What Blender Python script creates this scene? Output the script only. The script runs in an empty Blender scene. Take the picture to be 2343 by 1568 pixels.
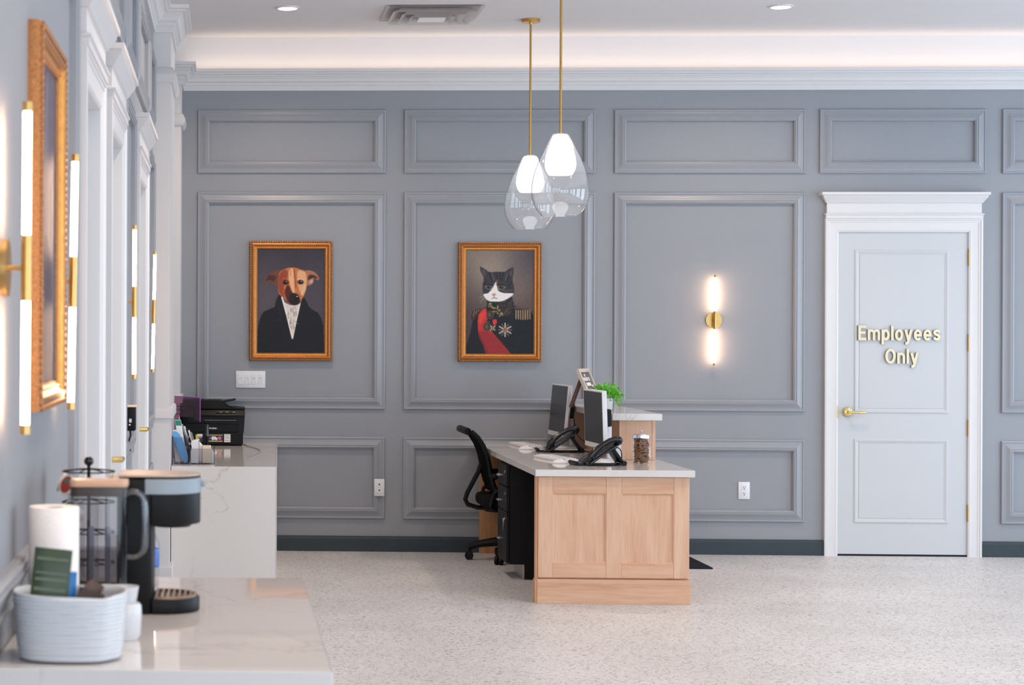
import bpy, bmesh, math, random
import numpy as np
from mathutils import Vector, Matrix, Quaternion
random.seed(7)
PI = math.pi
SC = bpy.context.scene
COL = SC.collection

# ------------------------------------------------------------------ camera
F_PX, PPX, PPY, W_PX, H_PX = 4500.0, 311.1, 759.2, 2343.0, 1568.0
EYE = 1.512
yaw, roll = math.atan(208.9 / F_PX), 0.004
cd = bpy.data.cameras.new('camera'); cam = bpy.data.objects.new('camera', cd); COL.objects.link(cam)
fw = Vector((-math.sin(yaw), math.cos(yaw), 0)); rt = Vector((math.cos(yaw), math.sin(yaw), 0)); up = Vector((0, 0, 1))
r2 = rt + roll * up; u2 = up - roll * rt
r2.normalize(); u2.normalize()
m = Matrix((r2, u2, -fw)).transposed().to_4x4(); m.translation = Vector((0, 0, EYE)); cam.matrix_world = m
cd.sensor_fit = 'HORIZONTAL'; cd.sensor_width = 36.0; cd.lens = F_PX / W_PX * 36.0
cd.shift_x = (W_PX / 2 - PPX) / W_PX; cd.shift_y = -(H_PX / 2 - PPY) / W_PX
cd.clip_start = 0.1; cd.clip_end = 200
cd.dof.use_dof = True; cd.dof.focus_distance = 12.7; cd.dof.aperture_fstop = 7.6
SC.camera = cam

# ------------------------------------------------------------------ world, light, exposure
SC.view_settings.view_transform = 'Standard'; SC.view_settings.look = 'None'
SC.view_settings.gamma = 1.0; SC.view_settings.exposure = 0.0; SC.view_settings.use_curve_mapping = False
wd = bpy.data.worlds.new('daylight'); SC.world = wd; wd.use_nodes = True
bg = wd.node_tree.nodes['Background']; bg.inputs['Color'].default_value = (0.86, 0.92, 1.0, 1); bg.inputs['Strength'].default_value = 1.0
SC.cycles.max_bounces = 10; SC.cycles.diffuse_bounces = 5; SC.cycles.glossy_bounces = 5
SC.cycles.transparent_max_bounces = 16; SC.cycles.transmission_bounces = 6
SC.cycles.sample_clamp_indirect = 6.0; SC.cycles.use_denoising = True
SC.cycles.caustics_reflective = False; SC.cycles.caustics_refractive = False
WARM, COOL, NEUT = (1.0, 0.80, 0.64), (0.62, 0.81, 1.0), (1.0, 0.79, 0.62)

def area(name, loc, rot, sx, sy, power, color, spread=PI):
    l = bpy.data.lights.new(name, 'AREA'); l.shape = 'RECTANGLE'; l.size = sx; l.size_y = sy
    l.energy = power; l.color = color; l.spread = spread
    o = bpy.data.objects.new(name, l); COL.objects.link(o); o.location = loc; o.rotation_euler = rot
    return o

# daylight through the shop windows behind the camera and in the right wall
for i, x in enumerate((0.9, 3.7, 6.5)):
    area('front_window_daylight', (x, -2.38, 1.6), (PI / 2, 0, 0), 2.2, 2.5, 74, (0.72, 0.86, 1.0))
for i, y in enumerate((1.5, 5.0, 8.5, 11.6)):
    area('side_window_daylight', (8.38, y, 1.6), (0, PI / 2, 0), 2.5, 2.2, 104, COOL)
# cove light strips lying on top of the cornice
area('cove_light_back', (3.6, 13.585, 3.322), (PI, 0, 0), 7.8, 0.02, 5.2, WARM)
area('cove_light_left', (-0.36, 3.8, 3.322), (PI, 0, 0), 0.02, 13.6, 8, WARM)
# ceiling downlights (the two in view have their own trims further down; the rest carry on the same grid)
CANS = [(0.371, 12.394), (3.434, 12.412)]
for x in (0.371, 3.434, 6.5):
    for y in (12.4, 9.4, 6.4, 3.4, 0.4):
        l = bpy.data.lights.new('downlight', 'AREA'); l.shape = 'DISK'; l.size = 0.11; l.energy = 18; l.color = NEUT; l.spread = 2.5
        o = bpy.data.objects.new('downlight', l); COL.objects.link(o); o.location = (x, y, 3.532)

# ------------------------------------------------------------------ materials
def s2l(c):
    return tuple((v / 12.92 if v <= 0.04045 else ((v + 0.055) / 1.055) ** 2.4) for v in (x / 255.0 for x in c))

def M(name, rgb, rough=0.5, metal=0.0, spec=0.5, var=0.0, vscale=20.0, bump=0.0, bscale=200.0, emit=None, estr=0.0, coat=0.0):
    m = bpy.data.materials.new(name); m.use_nodes = True
    nt = m.node_tree; b = nt.nodes['Principled BSDF']
    c = s2l(rgb)
    b.inputs['Base Color'].default_value = (*c, 1); b.inputs['Roughness'].default_value = rough
    b.inputs['Metallic'].default_value = metal; b.inputs['Specular IOR Level'].default_value = spec
    b.inputs['Coat Weight'].default_value = coat
    tc = nt.nodes.new('ShaderNodeTexCoord')
    if var > 0:
        n = nt.nodes.new('ShaderNodeTexNoise'); n.inputs['Scale'].default_value = vscale; n.inputs['Detail'].default_value = 4
        nt.links.new(tc.outputs['Object'], n.inputs['Vector'])
        r = nt.nodes.new('ShaderNodeValToRGB')
        r.color_ramp.elements[0].position = 0.3; r.color_ramp.elements[1].position = 0.7
        r.color_ramp.elements[0].color = (*[x * (1 - var) for x in c], 1); r.color_ramp.elements[1].color = (*[min(1, x * (1 + var)) for x in c], 1)
        nt.links.new(n.outputs['Fac'], r.inputs['Fac']); nt.links.new(r.outputs['Color'], b.inputs['Base Color'])
    if bump > 0:
        n = nt.nodes.new('ShaderNodeTexNoise'); n.inputs['Scale'].default_value = bscale; n.inputs['Detail'].default_value = 3
        nt.links.new(tc.outputs['Object'], n.inputs['Vector'])
        bp = nt.nodes.new('ShaderNodeBump'); bp.inputs['Strength'].default_value = bump; bp.inputs['Distance'].default_value = 0.002
        nt.links.new(n.outputs['Fac'], bp.inputs['Height']); nt.links.new(bp.outputs['Normal'], b.inputs['Normal'])
    if emit:
        b.inputs['Emission Color'].default_value = (*emit, 1); b.inputs['Emission Strength'].default_value = estr
    return m

def glass(name, tint=(1, 1, 1), gloss=1.0, rough=0.02, ior=1.45, haze=0.0):
    m = bpy.data.materials.new(name); m.use_nodes = True; nt = m.node_tree
    for n in list(nt.nodes): nt.nodes.remove(n)
    out = nt.nodes.new('ShaderNodeOutputMaterial'); mx = nt.nodes.new('ShaderNodeMixShader')
    t = nt.nodes.new('ShaderNodeBsdfTransparent'); t.inputs['Color'].default_value = (*tint, 1)
    g = nt.nodes.new('ShaderNodeBsdfGlossy'); g.inputs['Roughness'].default_value = rough
    lw = nt.nodes.new('ShaderNodeLayerWeight'); lw.inputs['Blend'].default_value = 0.5     # Schlick: f0 + (1 - f0) * (1 - cos)^5
    pw_ = nt.nodes.new('ShaderNodeMath'); pw_.operation = 'POWER'; pw_.inputs[1].default_value = 5.0
    nt.links.new(lw.outputs['Facing'], pw_.inputs[0]); f0 = ((ior - 1) / (ior + 1)) ** 2
    fr = nt.nodes.new('ShaderNodeMath'); fr.operation = 'MULTIPLY_ADD'; fr.inputs[1].default_value = 1 - f0; fr.inputs[2].default_value = f0
    nt.links.new(pw_.outputs[0], fr.inputs[0])
    mu = nt.nodes.new('ShaderNodeMath'); mu.operation = 'MULTIPLY'; mu.inputs[1].default_value = gloss; mu.use_clamp = True
    nt.links.new(fr.outputs[0], mu.inputs[0]); nt.links.new(mu.outputs[0], mx.inputs[0])
    src = t
    if haze > 0:      # white mixed into the clear glass to imitate the lamp's glow
        d1 = nt.nodes.new('ShaderNodeBsdfTranslucent'); d1.inputs['Color'].default_value = (1, 1, 1, 1); d2 = nt.nodes.new('ShaderNodeBsdfDiffuse'); d2.inputs['Color'].default_value = (1, 1, 1, 1); df = nt.nodes.new('ShaderNodeMixShader'); nt.links.new(d1.outputs[0], df.inputs[1]); nt.links.new(d2.outputs[0], df.inputs[2]); hz = nt.nodes.new('ShaderNodeMixShader'); hz.inputs[0].default_value = haze
        nt.links.new(t.outputs[0], hz.inputs[1]); nt.links.new(df.outputs[0], hz.inputs[2]); src = hz
    nt.links.new(src.outputs[0], mx.inputs[1]); nt.links.new(g.outputs[0], mx.inputs[2]); nt.links.new(mx.outputs[0], out.inputs[0])
    return m

def wood(name, light, dark, axis='Z'):
    m = bpy.data.materials.new(name); m.use_nodes = True; nt = m.node_tree; b = nt.nodes['Principled BSDF']
    tc = nt.nodes.new('ShaderNodeTexCoord'); mp = nt.nodes.new('ShaderNodeMapping')
    mp.inputs['Scale'].default_value = {'Z': (14, 14, 1.2), 'X': (1.2, 14, 14), 'Y': (14, 1.2, 14)}[axis]
    nt.links.new(tc.outputs['Object'], mp.inputs['Vector'])
    n1 = nt.nodes.new('ShaderNodeTexNoise'); n1.inputs['Scale'].default_value = 1.0; n1.inputs['Detail'].default_value = 6; n1.inputs['Distortion'].default_value = 0.8
    n2 = nt.nodes.new('ShaderNodeTexNoise'); n2.inputs['Scale'].default_value = 7.0; n2.inputs['Detail'].default_value = 4
    nt.links.new(mp.outputs[0], n1.inputs['Vector']); nt.links.new(mp.outputs[0], n2.inputs['Vector'])
    a = nt.nodes.new('ShaderNodeMath'); a.operation = 'MULTIPLY_ADD'; a.inputs[1].default_value = 0.35
    s = nt.nodes.new('ShaderNodeMath'); s.operation = 'MULTIPLY'; s.inputs[1].default_value = 0.65
    nt.links.new(n1.outputs['Fac'], s.inputs[0]); nt.links.new(n2.outputs['Fac'], a.inputs[0]); nt.links.new(s.outputs[0], a.inputs[2])
    r = nt.nodes.new('ShaderNodeValToRGB'); r.color_ramp.elements[0].position = 0.34; r.color_ramp.elements[1].position = 0.62
    r.color_ramp.elements[0].color = (*s2l(dark), 1); r.color_ramp.elements[1].color = (*s2l(light), 1)
    nt.links.new(a.outputs[0], r.inputs['Fac']); nt.links.new(r.outputs['Color'], b.inputs['Base Color'])
    b.inputs['Roughness'].default_value = 0.42; b.inputs['Specular IOR Level'].default_value = 0.35
    return m

def quartz(name, base, vein, amount=1.0):
    m = bpy.data.materials.new(name); m.use_nodes = True; nt = m.node_tree; b = nt.nodes['Principled BSDF']
    tc = nt.nodes.new('ShaderNodeTexCoord')
    n = nt.nodes.new('ShaderNodeTexNoise'); n.inputs['Scale'].default_value = 2.1; n.inputs['Detail'].default_value = 7; n.inputs['Distortion'].default_value = 0.7
    nt.links.new(tc.outputs['Object'], n.inputs['Vector'])
    d = nt.nodes.new('ShaderNodeMath'); d.operation = 'SUBTRACT'; d.inputs[1].default_value = 0.5; nt.links.new(n.outputs['Fac'], d.inputs[0])
    ab = nt.nodes.new('ShaderNodeMath'); ab.operation = 'ABSOLUTE'; nt.links.new(d.outputs[0], ab.inputs[0])
    r = nt.nodes.new('ShaderNodeValToRGB'); r.color_ramp.elements[0].position = 0.0; r.color_ramp.elements[1].position = 0.009
    r.color_ramp.elements[0].color = (1, 1, 1, 1); r.color_ramp.elements[1].color = (0, 0, 0, 1)
    nt.links.new(ab.outputs[0], r.inputs['Fac'])
    k = nt.nodes.new('ShaderNodeTexNoise'); k.inputs['Scale'].default_value = 2.6; k.inputs['Detail'].default_value = 2
    mp = nt.nodes.new('ShaderNodeMapping'); mp.inputs['Location'].default_value = (4.2, 1.7, 3.1)
    nt.links.new(tc.outputs['Object'], mp.inputs['Vector']); nt.links.new(mp.outputs[0], k.inputs['Vector'])
    kr = nt.nodes.new('ShaderNodeValToRGB'); kr.color_ramp.elements[0].position = 0.46; kr.color_ramp.elements[1].position = 0.66
    nt.links.new(k.outputs['Fac'], kr.inputs['Fac'])
    mu = nt.nodes.new('ShaderNodeMath'); mu.operation = 'MULTIPLY'; nt.links.new(r.outputs['Color'], mu.inputs[0]); nt.links.new(kr.outputs['Color'], mu.inputs[1])
    mu2 = nt.nodes.new('ShaderNodeMath'); mu2.operation = 'MULTIPLY'; mu2.inputs[1].default_value = amount; nt.links.new(mu.outputs[0], mu2.inputs[0])
    mx = nt.nodes.new('ShaderNodeMix'); mx.data_type = 'RGBA'
    mx.inputs['A'].default_value = (*s2l(base), 1); mx.inputs['B'].default_value = (*s2l(vein), 1)
    nt.links.new(mu2.outputs[0], mx.inputs['Factor']); nt.links.new(mx.outputs['Result'], b.inputs['Base Color'])
    b.inputs['Roughness'].default_value = 0.07; b.inputs['Specular IOR Level'].default_value = 0.55
    return m

def floor_material():
    m = bpy.data.materials.new('speckled_vinyl'); m.use_nodes = True; nt = m.node_tree; b = nt.nodes['Principled BSDF']
    tc = nt.nodes.new('ShaderNodeTexCoord')
    def noise(scale, detail, dist=0.0, off=0.0):
        mp = nt.nodes.new('ShaderNodeMapping'); mp.inputs['Location'].default_value = (off, off * 1.7, 0)
        nt.links.new(tc.outputs['Object'], mp.inputs['Vector'])
        n = nt.nodes.new('ShaderNodeTexNoise'); n.inputs['Scale'].default_value = scale; n.inputs['Detail'].default_value = detail; n.inputs['Distortion'].default_value = dist
        nt.links.new(mp.outputs[0], n.inputs['Vector']); return n
    def ramp(n, p0, p1, c0, c1):
        r = nt.nodes.new('ShaderNodeValToRGB'); r.color_ramp.elements[0].position = p0; r.color_ramp.elements[1].position = p1
        r.color_ramp.elements[0].color = (*c0, 1); r.color_ramp.elements[1].color = (*c1, 1)
        nt.links.new(n.outputs['Fac'], r.inputs['Fac']); return r
    base = ramp(noise(1.6, 3), 0.35, 0.65, s2l((200, 199, 199)), s2l((212, 211, 212)))
    f1 = ramp(noise(55, 3, 1.2), 0.56, 0.63, (0, 0, 0), (1, 1, 1))
    f2 = ramp(noise(30, 4, 1.0, 9.3), 0.58, 0.66, (0, 0, 0), (1, 1, 1))
    f3 = ramp(noise(75, 2, 0.6, 3.1), 0.60, 0.66, (0, 0, 0), (1, 1, 1))
    cur = base.outputs['Color']
    for fac, col, amt in ((f1, (118, 110, 104), 0.75), (f2, (160, 152, 147), 0.45), (f3, (238, 236, 234), 0.6)):
        mu = nt.nodes.new('ShaderNodeMath'); mu.operation = 'MULTIPLY'; mu.inputs[1].default_value = amt
        nt.links.new(fac.outputs['Color'], mu.inputs[0])
        mx = nt.nodes.new('ShaderNodeMix'); mx.data_type = 'RGBA'
        nt.links.new(mu.outputs[0], mx.inputs['Factor']); nt.links.new(cur, mx.inputs['A']); mx.inputs['B'].default_value = (*s2l(col), 1)
        cur = mx.outputs['Result']
    nt.links.new(cur, b.inputs['Base Color'])
    b.inputs['Roughness'].default_value = 0.42; b.inputs['Specular IOR Level'].default_value = 0.45
    return m

def vcol_material(name, rough=0.5):
    m = bpy.data.materials.new(name); m.use_nodes = True; nt = m.node_tree; b = nt.nodes['Principled BSDF']
    a = nt.nodes.new('ShaderNodeVertexColor'); a.layer_name = 'paint'
    nt.links.new(a.outputs['Color'], b.inputs['Base Color']); b.inputs['Roughness'].default_value = rough
    b.inputs['Specular IOR Level'].default_value = 0.3
    return m

WALL = M('greyblue_wall_paint', (145, 147, 152), 0.5, spec=0.4, var=0.015, vscale=3, bump=0.05, bscale=300)
WALLTRIM = M('greyblue_trim_paint', (147, 149, 154), 0.36, spec=0.5, var=0.01, vscale=5)
WHITE = M('white_trim_paint', (217, 214, 213), 0.38, spec=0.45, var=0.008, vscale=4)
CEIL = M('ceiling_paint', (224, 220, 220), 0.8, spec=0.2, var=0.01, vscale=3)
BASEB = M('dark_slate_baseboard', (48, 58, 64), 0.5, spec=0.4, var=0.05, vscale=8)
DOORW = M('white_door_paint', (197, 198, 199), 0.4, spec=0.4, var=0.006, vscale=4, bump=0.04, bscale=120)
FLOOR = floor_material()
BRASS = M('brushed_brass', (196, 158, 96), 0.32, 1.0, var=0.06, vscale=60)
BRASSROD = M('satin_brass', (200, 156, 84), 0.38, 1.0, var=0.05, vscale=60)
POLBRASS = M('polished_brass', (232, 208, 140), 0.2, 1.0, var=0.03, vscale=40)
GOLD = M('gilded_wood', (164, 108, 60), 0.42, 0.55, var=0.32, vscale=230, bump=0.3, bscale=160)
GOLDB = M('bright_gilding', (214, 146, 74), 0.32, 0.8, var=0.12, vscale=50)
TUBE = M('sconce_tube_light', (255, 250, 245), 0.4, emit=(1.0, 0.62, 0.38), estr=40)
CANL = M('downlight_lens', (255, 255, 255), 0.4, emit=(1.0, 0.93, 0.86), estr=14)
OPAL = M('opal_glass_light', (255, 255, 255), 0.3, emit=(0.93, 0.97, 1.0), estr=5.0)
PGLASS = glass('clear_pendant_glass', gloss=2.2, haze=0.10)
GLASS = glass('clear_glass', gloss=1.0)
ACRYL = glass('clear_acrylic', tint=(0.86, 0.86, 0.88), gloss=1.2)
PURPLE = glass('purple_acrylic', tint=(0.78, 0.62, 0.71), gloss=1.0, rough=0.1)
PURPLEE = M('purple_acrylic_edge', (150, 70, 175), 0.3)
SMOKE = glass('smoked_plastic', tint=(0.66, 0.65, 0.67), gloss=1.2, rough=0.06)
WATER = glass('water', tint=(0.62, 0.60, 0.60), gloss=0.7, ior=1.33)
MAPLEZ = wood('maple_upright', (222, 184, 156), (203, 158, 126), 'Z')
MAPLEX = wood('maple_level', (219, 179, 149), (199, 151, 118), 'X')
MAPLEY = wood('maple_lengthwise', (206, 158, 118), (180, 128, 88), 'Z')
WALNUT = wood('brown_wood', (112, 76, 54), (78, 50, 36), 'Z')
WHITEWASH = wood('weathered_pale_wood', (206, 192, 180), (170, 154, 142), 'Z')
QUARTZ = quartz('veined_quartz', (214, 210, 206), (142, 138, 134), 0.65)
QUARTZF = quartz('pale_quartz', (214, 209, 206), (160, 152, 147), 0.45); QUARTZF.node_tree.nodes['Principled BSDF'].inputs['Roughness'].default_value = 0.035
BLACKP = M('black_plastic', (13, 13, 14), 0.45, spec=0.2, var=0.05, vscale=30, bump=0.1, bscale=300)
BLACKG = M('glossy_black_plastic', (14, 14, 15), 0.14, spec=0.6, var=0.03)
BLACKM = M('black_laminate', (17, 17, 19), 0.55, spec=0.25, var=0.05)
MESHF = M('black_mesh_fabric', (20, 20, 22), 0.85, spec=0.15, var=0.25, vscale=400, bump=0.5, bscale=500)
SCREEN = M('dark_screen', (34, 35, 40), 0.28, spec=0.4, var=0.03)
WPLAST = M('white_plastic', (226, 226, 228), 0.4, var=0.01)
IVORY = M('ivory_plastic', (228, 214, 190), 0.45, var=0.02)
CHROME = M('chrome', (215, 215, 218), 0.14, 1.0, var=0.02)
SILVER = M('silver_plastic', (140, 150, 158), 0.5, 0.3, var=0.02)
STEEL = M('kick_plate_metal', (186, 180, 170), 0.35, 0.3, var=0.04)
CERAM = M('white_ceramic', (206, 208, 211), 0.3, spec=0.5, var=0.015, vscale=12)
PAPERT = M('paper_towel', (238, 234, 230), 0.9, spec=0.1, var=0.015, vscale=60, bump=0.5, bscale=120)
PAPER = M('white_paper', (236, 236, 236), 0.7, spec=0.2, var=0.01)
GREENP = M('dark_green_foil', (44, 60, 30), 0.38, var=0.3, vscale=26)
BLUEF = M('light_blue_folder', (96, 170, 226), 0.35, var=0.04)
BLUED = M('bright_blue_wrapper', (26, 110, 176), 0.4, var=0.2, vscale=60)
BROWNP = M('brown_foil', (88, 64, 52), 0.35, var=0.3, vscale=60)
LEAF = M('fresh_green_leaf', (104, 190, 52), 0.45, var=0.35, vscale=45)
TREAT = M('brown_dog_treat', (132, 92, 62), 0.8, var=0.35, vscale=60, bump=0.5, bscale=150)
MATM = M('black_floor_mat', (38, 38, 46), 0.9, spec=0.1, var=0.15, vscale=200, bump=0.6, bscale=400)
NAVY = M('navy_label', (22, 40, 92), 0.4, var=0.02)
YELLOW = M('yellow_print', (226, 190, 50), 0.45, var=0.02)
PINK = M('pink_print', (226, 98, 128), 0.45, var=0.02)
TEAL = M('teal_paper', (28, 132, 108), 0.5, var=0.03)
REDL = M('red_pod_foil', (168, 58, 50), 0.4, var=0.15, vscale=50)
GREYP = M('grey_card', (150, 150, 152), 0.6, var=0.04)
BOARD = M('grey_felt_board', (112, 102, 96), 0.9, spec=0.1, var=0.08, vscale=120)
CABLE = M('black_cable', (18, 18, 19), 0.5, var=0.05)
ALU = M('white_enamel_metal', (238, 232, 230), 0.3, 0.0, var=0.02)
ALUD = M('dull_duct_metal', (150, 142, 140), 0.4, 0.1, var=0.1)
SIGNF = M('champagne_letter_face', (214, 198, 164), 0.35, 0.35, var=0.03)
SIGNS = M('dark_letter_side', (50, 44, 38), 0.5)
PAINT = vcol_material('painted_canvas', 0.55)

# ------------------------------------------------------------------ mesh helpers
class MB:
    def __init__(self): self.bm = bmesh.new(); self.mi = 0
    def faces(self, vs, fs):
        bv = [self.bm.verts.new(v) for v in vs]; out = []
        for f in fs:
            try:
                fc = self.bm.faces.new([bv[i] for i in f]); fc.material_index = self.mi; out.append(fc)
            except ValueError: pass
        return bv, out
    def box(self, x0, x1, y0, y1, z0, z1, bev=0.0, seg=1):
        vs = [(x0, y0, z0), (x1, y0, z0), (x1, y1, z0), (x0, y1, z0), (x0, y0, z1), (x1, y0, z1), (x1, y1, z1), (x0, y1, z1)]
        bv, fs = self.faces(vs, [(0, 3, 2, 1), (4, 5, 6, 7), (0, 1, 5, 4), (1, 2, 6, 5), (2, 3, 7, 6), (3, 0, 4, 7)])
        if bev > 0:
            es = list({e for f in fs for e in f.edges})
            bmesh.ops.bevel(self.bm, geom=es, offset=bev, segments=seg, affect='EDGES', profile=0.5)
        return self
    def prism(self, poly, d0, d1, axis='Z', bev=0.0, seg=2):
        P = {'Z': lambda a, b, d: (a, b, d), 'Y': lambda a, b, d: (a, d, b), 'X': lambda a, b, d: (d, a, b)}[axis]
        n = len(poly)
        vs = [P(a, b, d0) for a, b in poly] + [P(a, b, d1) for a, b in poly]
        fs = [tuple(range(n))[::-1], tuple(range(n, 2 * n))] + [(i, (i + 1) % n, n + (i + 1) % n, n + i) for i in range(n)]
        bv, fcs = self.faces(vs, fs)
        bmesh.ops.recalc_face_normals(self.bm, faces=fcs)
        if bev > 0:
            es = [e for f in fcs[:2] for e in f.edges]
            bmesh.ops.bevel(self.bm, geom=es, offset=bev, segments=seg, affect='EDGES', profile=0.5)
        return self
    def cyl(self, p0, p1, r0, r1=None, n=20, caps=True):
        r1 = r0 if r1 is None else r1
        p0, p1 = Vector(p0), Vector(p1); d = (p1 - p0).normalized()
        a = d.orthogonal().normalized(); b = d.cross(a)
        vs = []
        for p, r in ((p0, r0), (p1, r1)):
            for i in range(n):
                t = 2 * PI * i / n; vs.append(p + r * (math.cos(t) * a + math.sin(t) * b))
        fs = [(i, (i + 1) % n, n + (i + 1) % n, n + i) for i in range(n)]
        if caps: fs += [tuple(range(n))[::-1], tuple(range(n, 2 * n))]
        self.faces(vs, fs); return self
    def lathe(self, prof, c=(0, 0, 0), n=40, sx=1.0, sy=1.0):
        vs, fs = [], []; k = len(prof)
        for i in range(n):
            t = 2 * PI * i / n
            for r, z in prof: vs.append((c[0] + r * math.cos(t) * sx, c[1] + r * math.sin(t) * sy, c[2] + z))
        for i in range(n):
            j = (i + 1) % n
            for q in range(k - 1): fs.append((i * k + q, j * k + q, j * k + q + 1, i * k + q + 1))
        bv, _ = self.faces(vs, fs)
        bmesh.ops.remove_doubles(self.bm, verts=bv, dist=1e-6); return self
    def tube(self, pts, r, n=8, closed=False, flat=1.0, upv=None):
        pts = [Vector(p) for p in pts]; rs = r if isinstance(r, (list, tuple)) else [r] * len(pts)
        vs, fs = [], []; m = len(pts); prev = None
        for i, p in enumerate(pts):
            if closed: t = pts[(i + 1) % m] - pts[i - 1]
            else: t = pts[min(i + 1, m - 1)] - pts[max(i - 1, 0)]
            t.normalize()
            if upv is not None: a = Vector(upv).cross(t).normalized()
            elif prev is None: a = t.orthogonal().normalized()
            else: a = (prev - prev.dot(t) * t).normalized()
            prev = a; b = t.cross(a)
            for q in range(n):
                an = 2 * PI * q / n; vs.append(p + rs[i] * (math.cos(an) * a * (1.0 if upv is None else flat) + math.sin(an) * b))
        for i in range(m if closed else m - 1):
            j = (i + 1) % m
            for q in range(n): fs.append((i * n + q, i * n + (q + 1) % n, j * n + (q + 1) % n, j * n + q))
        if not closed: fs += [tuple(range(n))[::-1], tuple(range((m - 1) * n, m * n))]
        self.faces(vs, fs); return self
    def sphere(self, c, r, sx=1, sy=1, sz=1, u=16, v=10):
        mt = Matrix.Translation(c) @ Matrix.Diagonal((r * sx, r * sy, r * sz, 1))
        g = bmesh.ops.create_uvsphere(self.bm, u_segments=u, v_segments=v, radius=1, matrix=mt)
        for f in {f for vv in g['verts'] for f in vv.link_faces}: f.material_index = self.mi
        return self
    def frame(self, x0, x1, z0, z1, prof, y0=0.0, sgn=-1.0):
        """Mitred picture-frame moulding in the XZ plane; prof = (inset, projection) pairs; each length has its own faces."""
        cs = [(x0, z0, 1, 1), (x1, z0, -1, 1), (x1, z1, -1, -1), (x0, z1, 1, -1)]
        for i in range(4):
            a, b = cs[i], cs[(i + 1) % 4]; vs = []
            for c in (a, b):
                for w, p in prof: vs.append((c[0] + c[2] * w, y0 + sgn * p, c[1] + c[3] * w))
            k = len(prof); self.faces(vs, [(q, q + 1, k + q + 1, k + q) for q in range(k - 1)])
        return self
    def xf(self, mt):
        bmesh.ops.transform(self.bm, matrix=mt, verts=self.bm.verts); return self

def rrect(x0, x1, y0, y1, r, n=5):
    out = []
    for cx, cy, a0 in ((x1 - r, y0 + r, -PI / 2), (x1 - r, y1 - r, 0), (x0 + r, y1 - r, PI / 2), (x0 + r, y0 + r, PI)):
        for i in range(n + 1):
            a = a0 + PI / 2 * i / n; out.append((cx + r * math.cos(a), cy + r * math.sin(a)))
    return out

def world_loc(o):
    v = Vector((0, 0, 0))
    while o is not None: v += o.location; o = o.parent
    return v

def obj(name, mb, mats, parent=None, smooth=True, angle=35, label=None, abs_=False):
    """One mesh object; with abs_ the mesh was given in room coordinates and is shifted into its parent's frame."""
    me = bpy.data.meshes.new(name)
    if abs_ and parent is not None: bmesh.ops.translate(mb.bm, vec=-world_loc(parent), verts=mb.bm.verts)
    bmesh.ops.recalc_face_normals(mb.bm, faces=mb.bm.faces)
    mb.bm.to_mesh(me); mb.bm.free()
    for mt in (mats if isinstance(mats, (list, tuple)) else [mats]): me.materials.append(mt)
    if smooth:
        me.polygons.foreach_set('use_smooth', [True] * len(me.polygons)); me.set_sharp_from_angle(angle=math.radians(angle))
    o = bpy.data.objects.new(name, me); COL.objects.link(o)
    if parent is not None: o.parent = parent
    if label: o['label'] = label
    return o

def thing(name, label, cat, loc=(0, 0, 0), rotz=0.0, group=None):
    o = bpy.data.objects.new(name, None); COL.objects.link(o); o.empty_display_size = 0.05
    o.location = loc; o.rotation_euler = (0, 0, rotz); o['label'] = label; o['category'] = cat
    if group: o['group'] = group
    return o

def tag(o, label, cat, group=None):
    o['label'] = label; o['category'] = cat
    if group: o['group'] = group
    return o

def struct(name, mb, mat, parent=None, label=None, smooth=True):
    o = obj(name, mb, mat, parent, smooth=smooth, label=label)
    if parent is None: o['kind'] = 'structure'
    return o

def dup(root, loc, rot=None, label=None, group=None):
    r = root.copy(); COL.objects.link(r); r.location = loc
    if rot is not None: r.rotation_euler = rot
    if label: r['label'] = label
    if group: r['group'] = group
    for ch in list(root.children):
        c = ch.copy(); COL.objects.link(c); c.parent = r
        for g in list(ch.children):
            d = g.copy(); COL.objects.link(d); d.parent = c
    return r

def text_mb(s, height, depth, bold=0.0, width=None, align_left=True):
    """Lettering as a mesh in the XZ plane, facing -Y, cap height `height`; returns bmesh builder, width."""
    cu = bpy.data.curves.new('lettering', 'FONT'); cu.body = s; cu.size = 1.0; cu.extrude = 0.0; cu.offset = bold; cu.resolution_u = 3
    cu.extrude = depth / 2
    ob = bpy.data.objects.new('lettering', cu); COL.objects.link(ob)
    dg = bpy.context.evaluated_depsgraph_get(); me = bpy.data.meshes.new_from_object(ob.evaluated_get(dg))
    b = MB(); b.bm.from_mesh(me)
    bpy.data.objects.remove(ob); bpy.data.curves.remove(cu); bpy.data.meshes.remove(me)
    b.xf(Matrix.Rotation(PI / 2, 4, 'X'))
    return b

# ================================================================== ROOM SHELL
XL, XR, YB, YF, ZC = -0.42, 8.5, 13.65, -2.5, 3.555
struct('floor', MB().box(XL - 0.1, XR + 0.1, YF - 0.1, YB + 0.1, -0.1, 0.0), FLOOR, smooth=False)
struct('ceiling', MB().box(XL - 0.1, XR + 0.1, YF - 0.1, YB + 0.1, ZC, ZC + 0.1), CEIL, smooth=False)
wall_back = struct('wall_back', MB().box(XL - 0.1, XR + 0.1, YB, YB + 0.12, 0, 3.30), WALL, smooth=False)
mb = MB(); y0 = YF
for a, b_ in ((5.51, 6.20), (6.71, 7.49), (8.81, 9.67)):
    mb.box(XL - 0.12, XL, y0, a, 0, 3.30).box(XL - 0.12, XL, a, b_, 2.215, 3.30); y0 = b_
mb.box(XL - 0.12, XL, y0, YB, 0, 3.30)
wall_left = struct('wall_left', mb, WALL, smooth=False)
struct('trim_1', MB().box(XL - 0.1, XR + 0.1, YB, YB + 0.12, 3.30, ZC), CEIL, smooth=False)
struct('trim_2', MB().box(XL - 0.12, XL, YF, YB, 3.30, ZC), CEIL, smooth=False)
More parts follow.
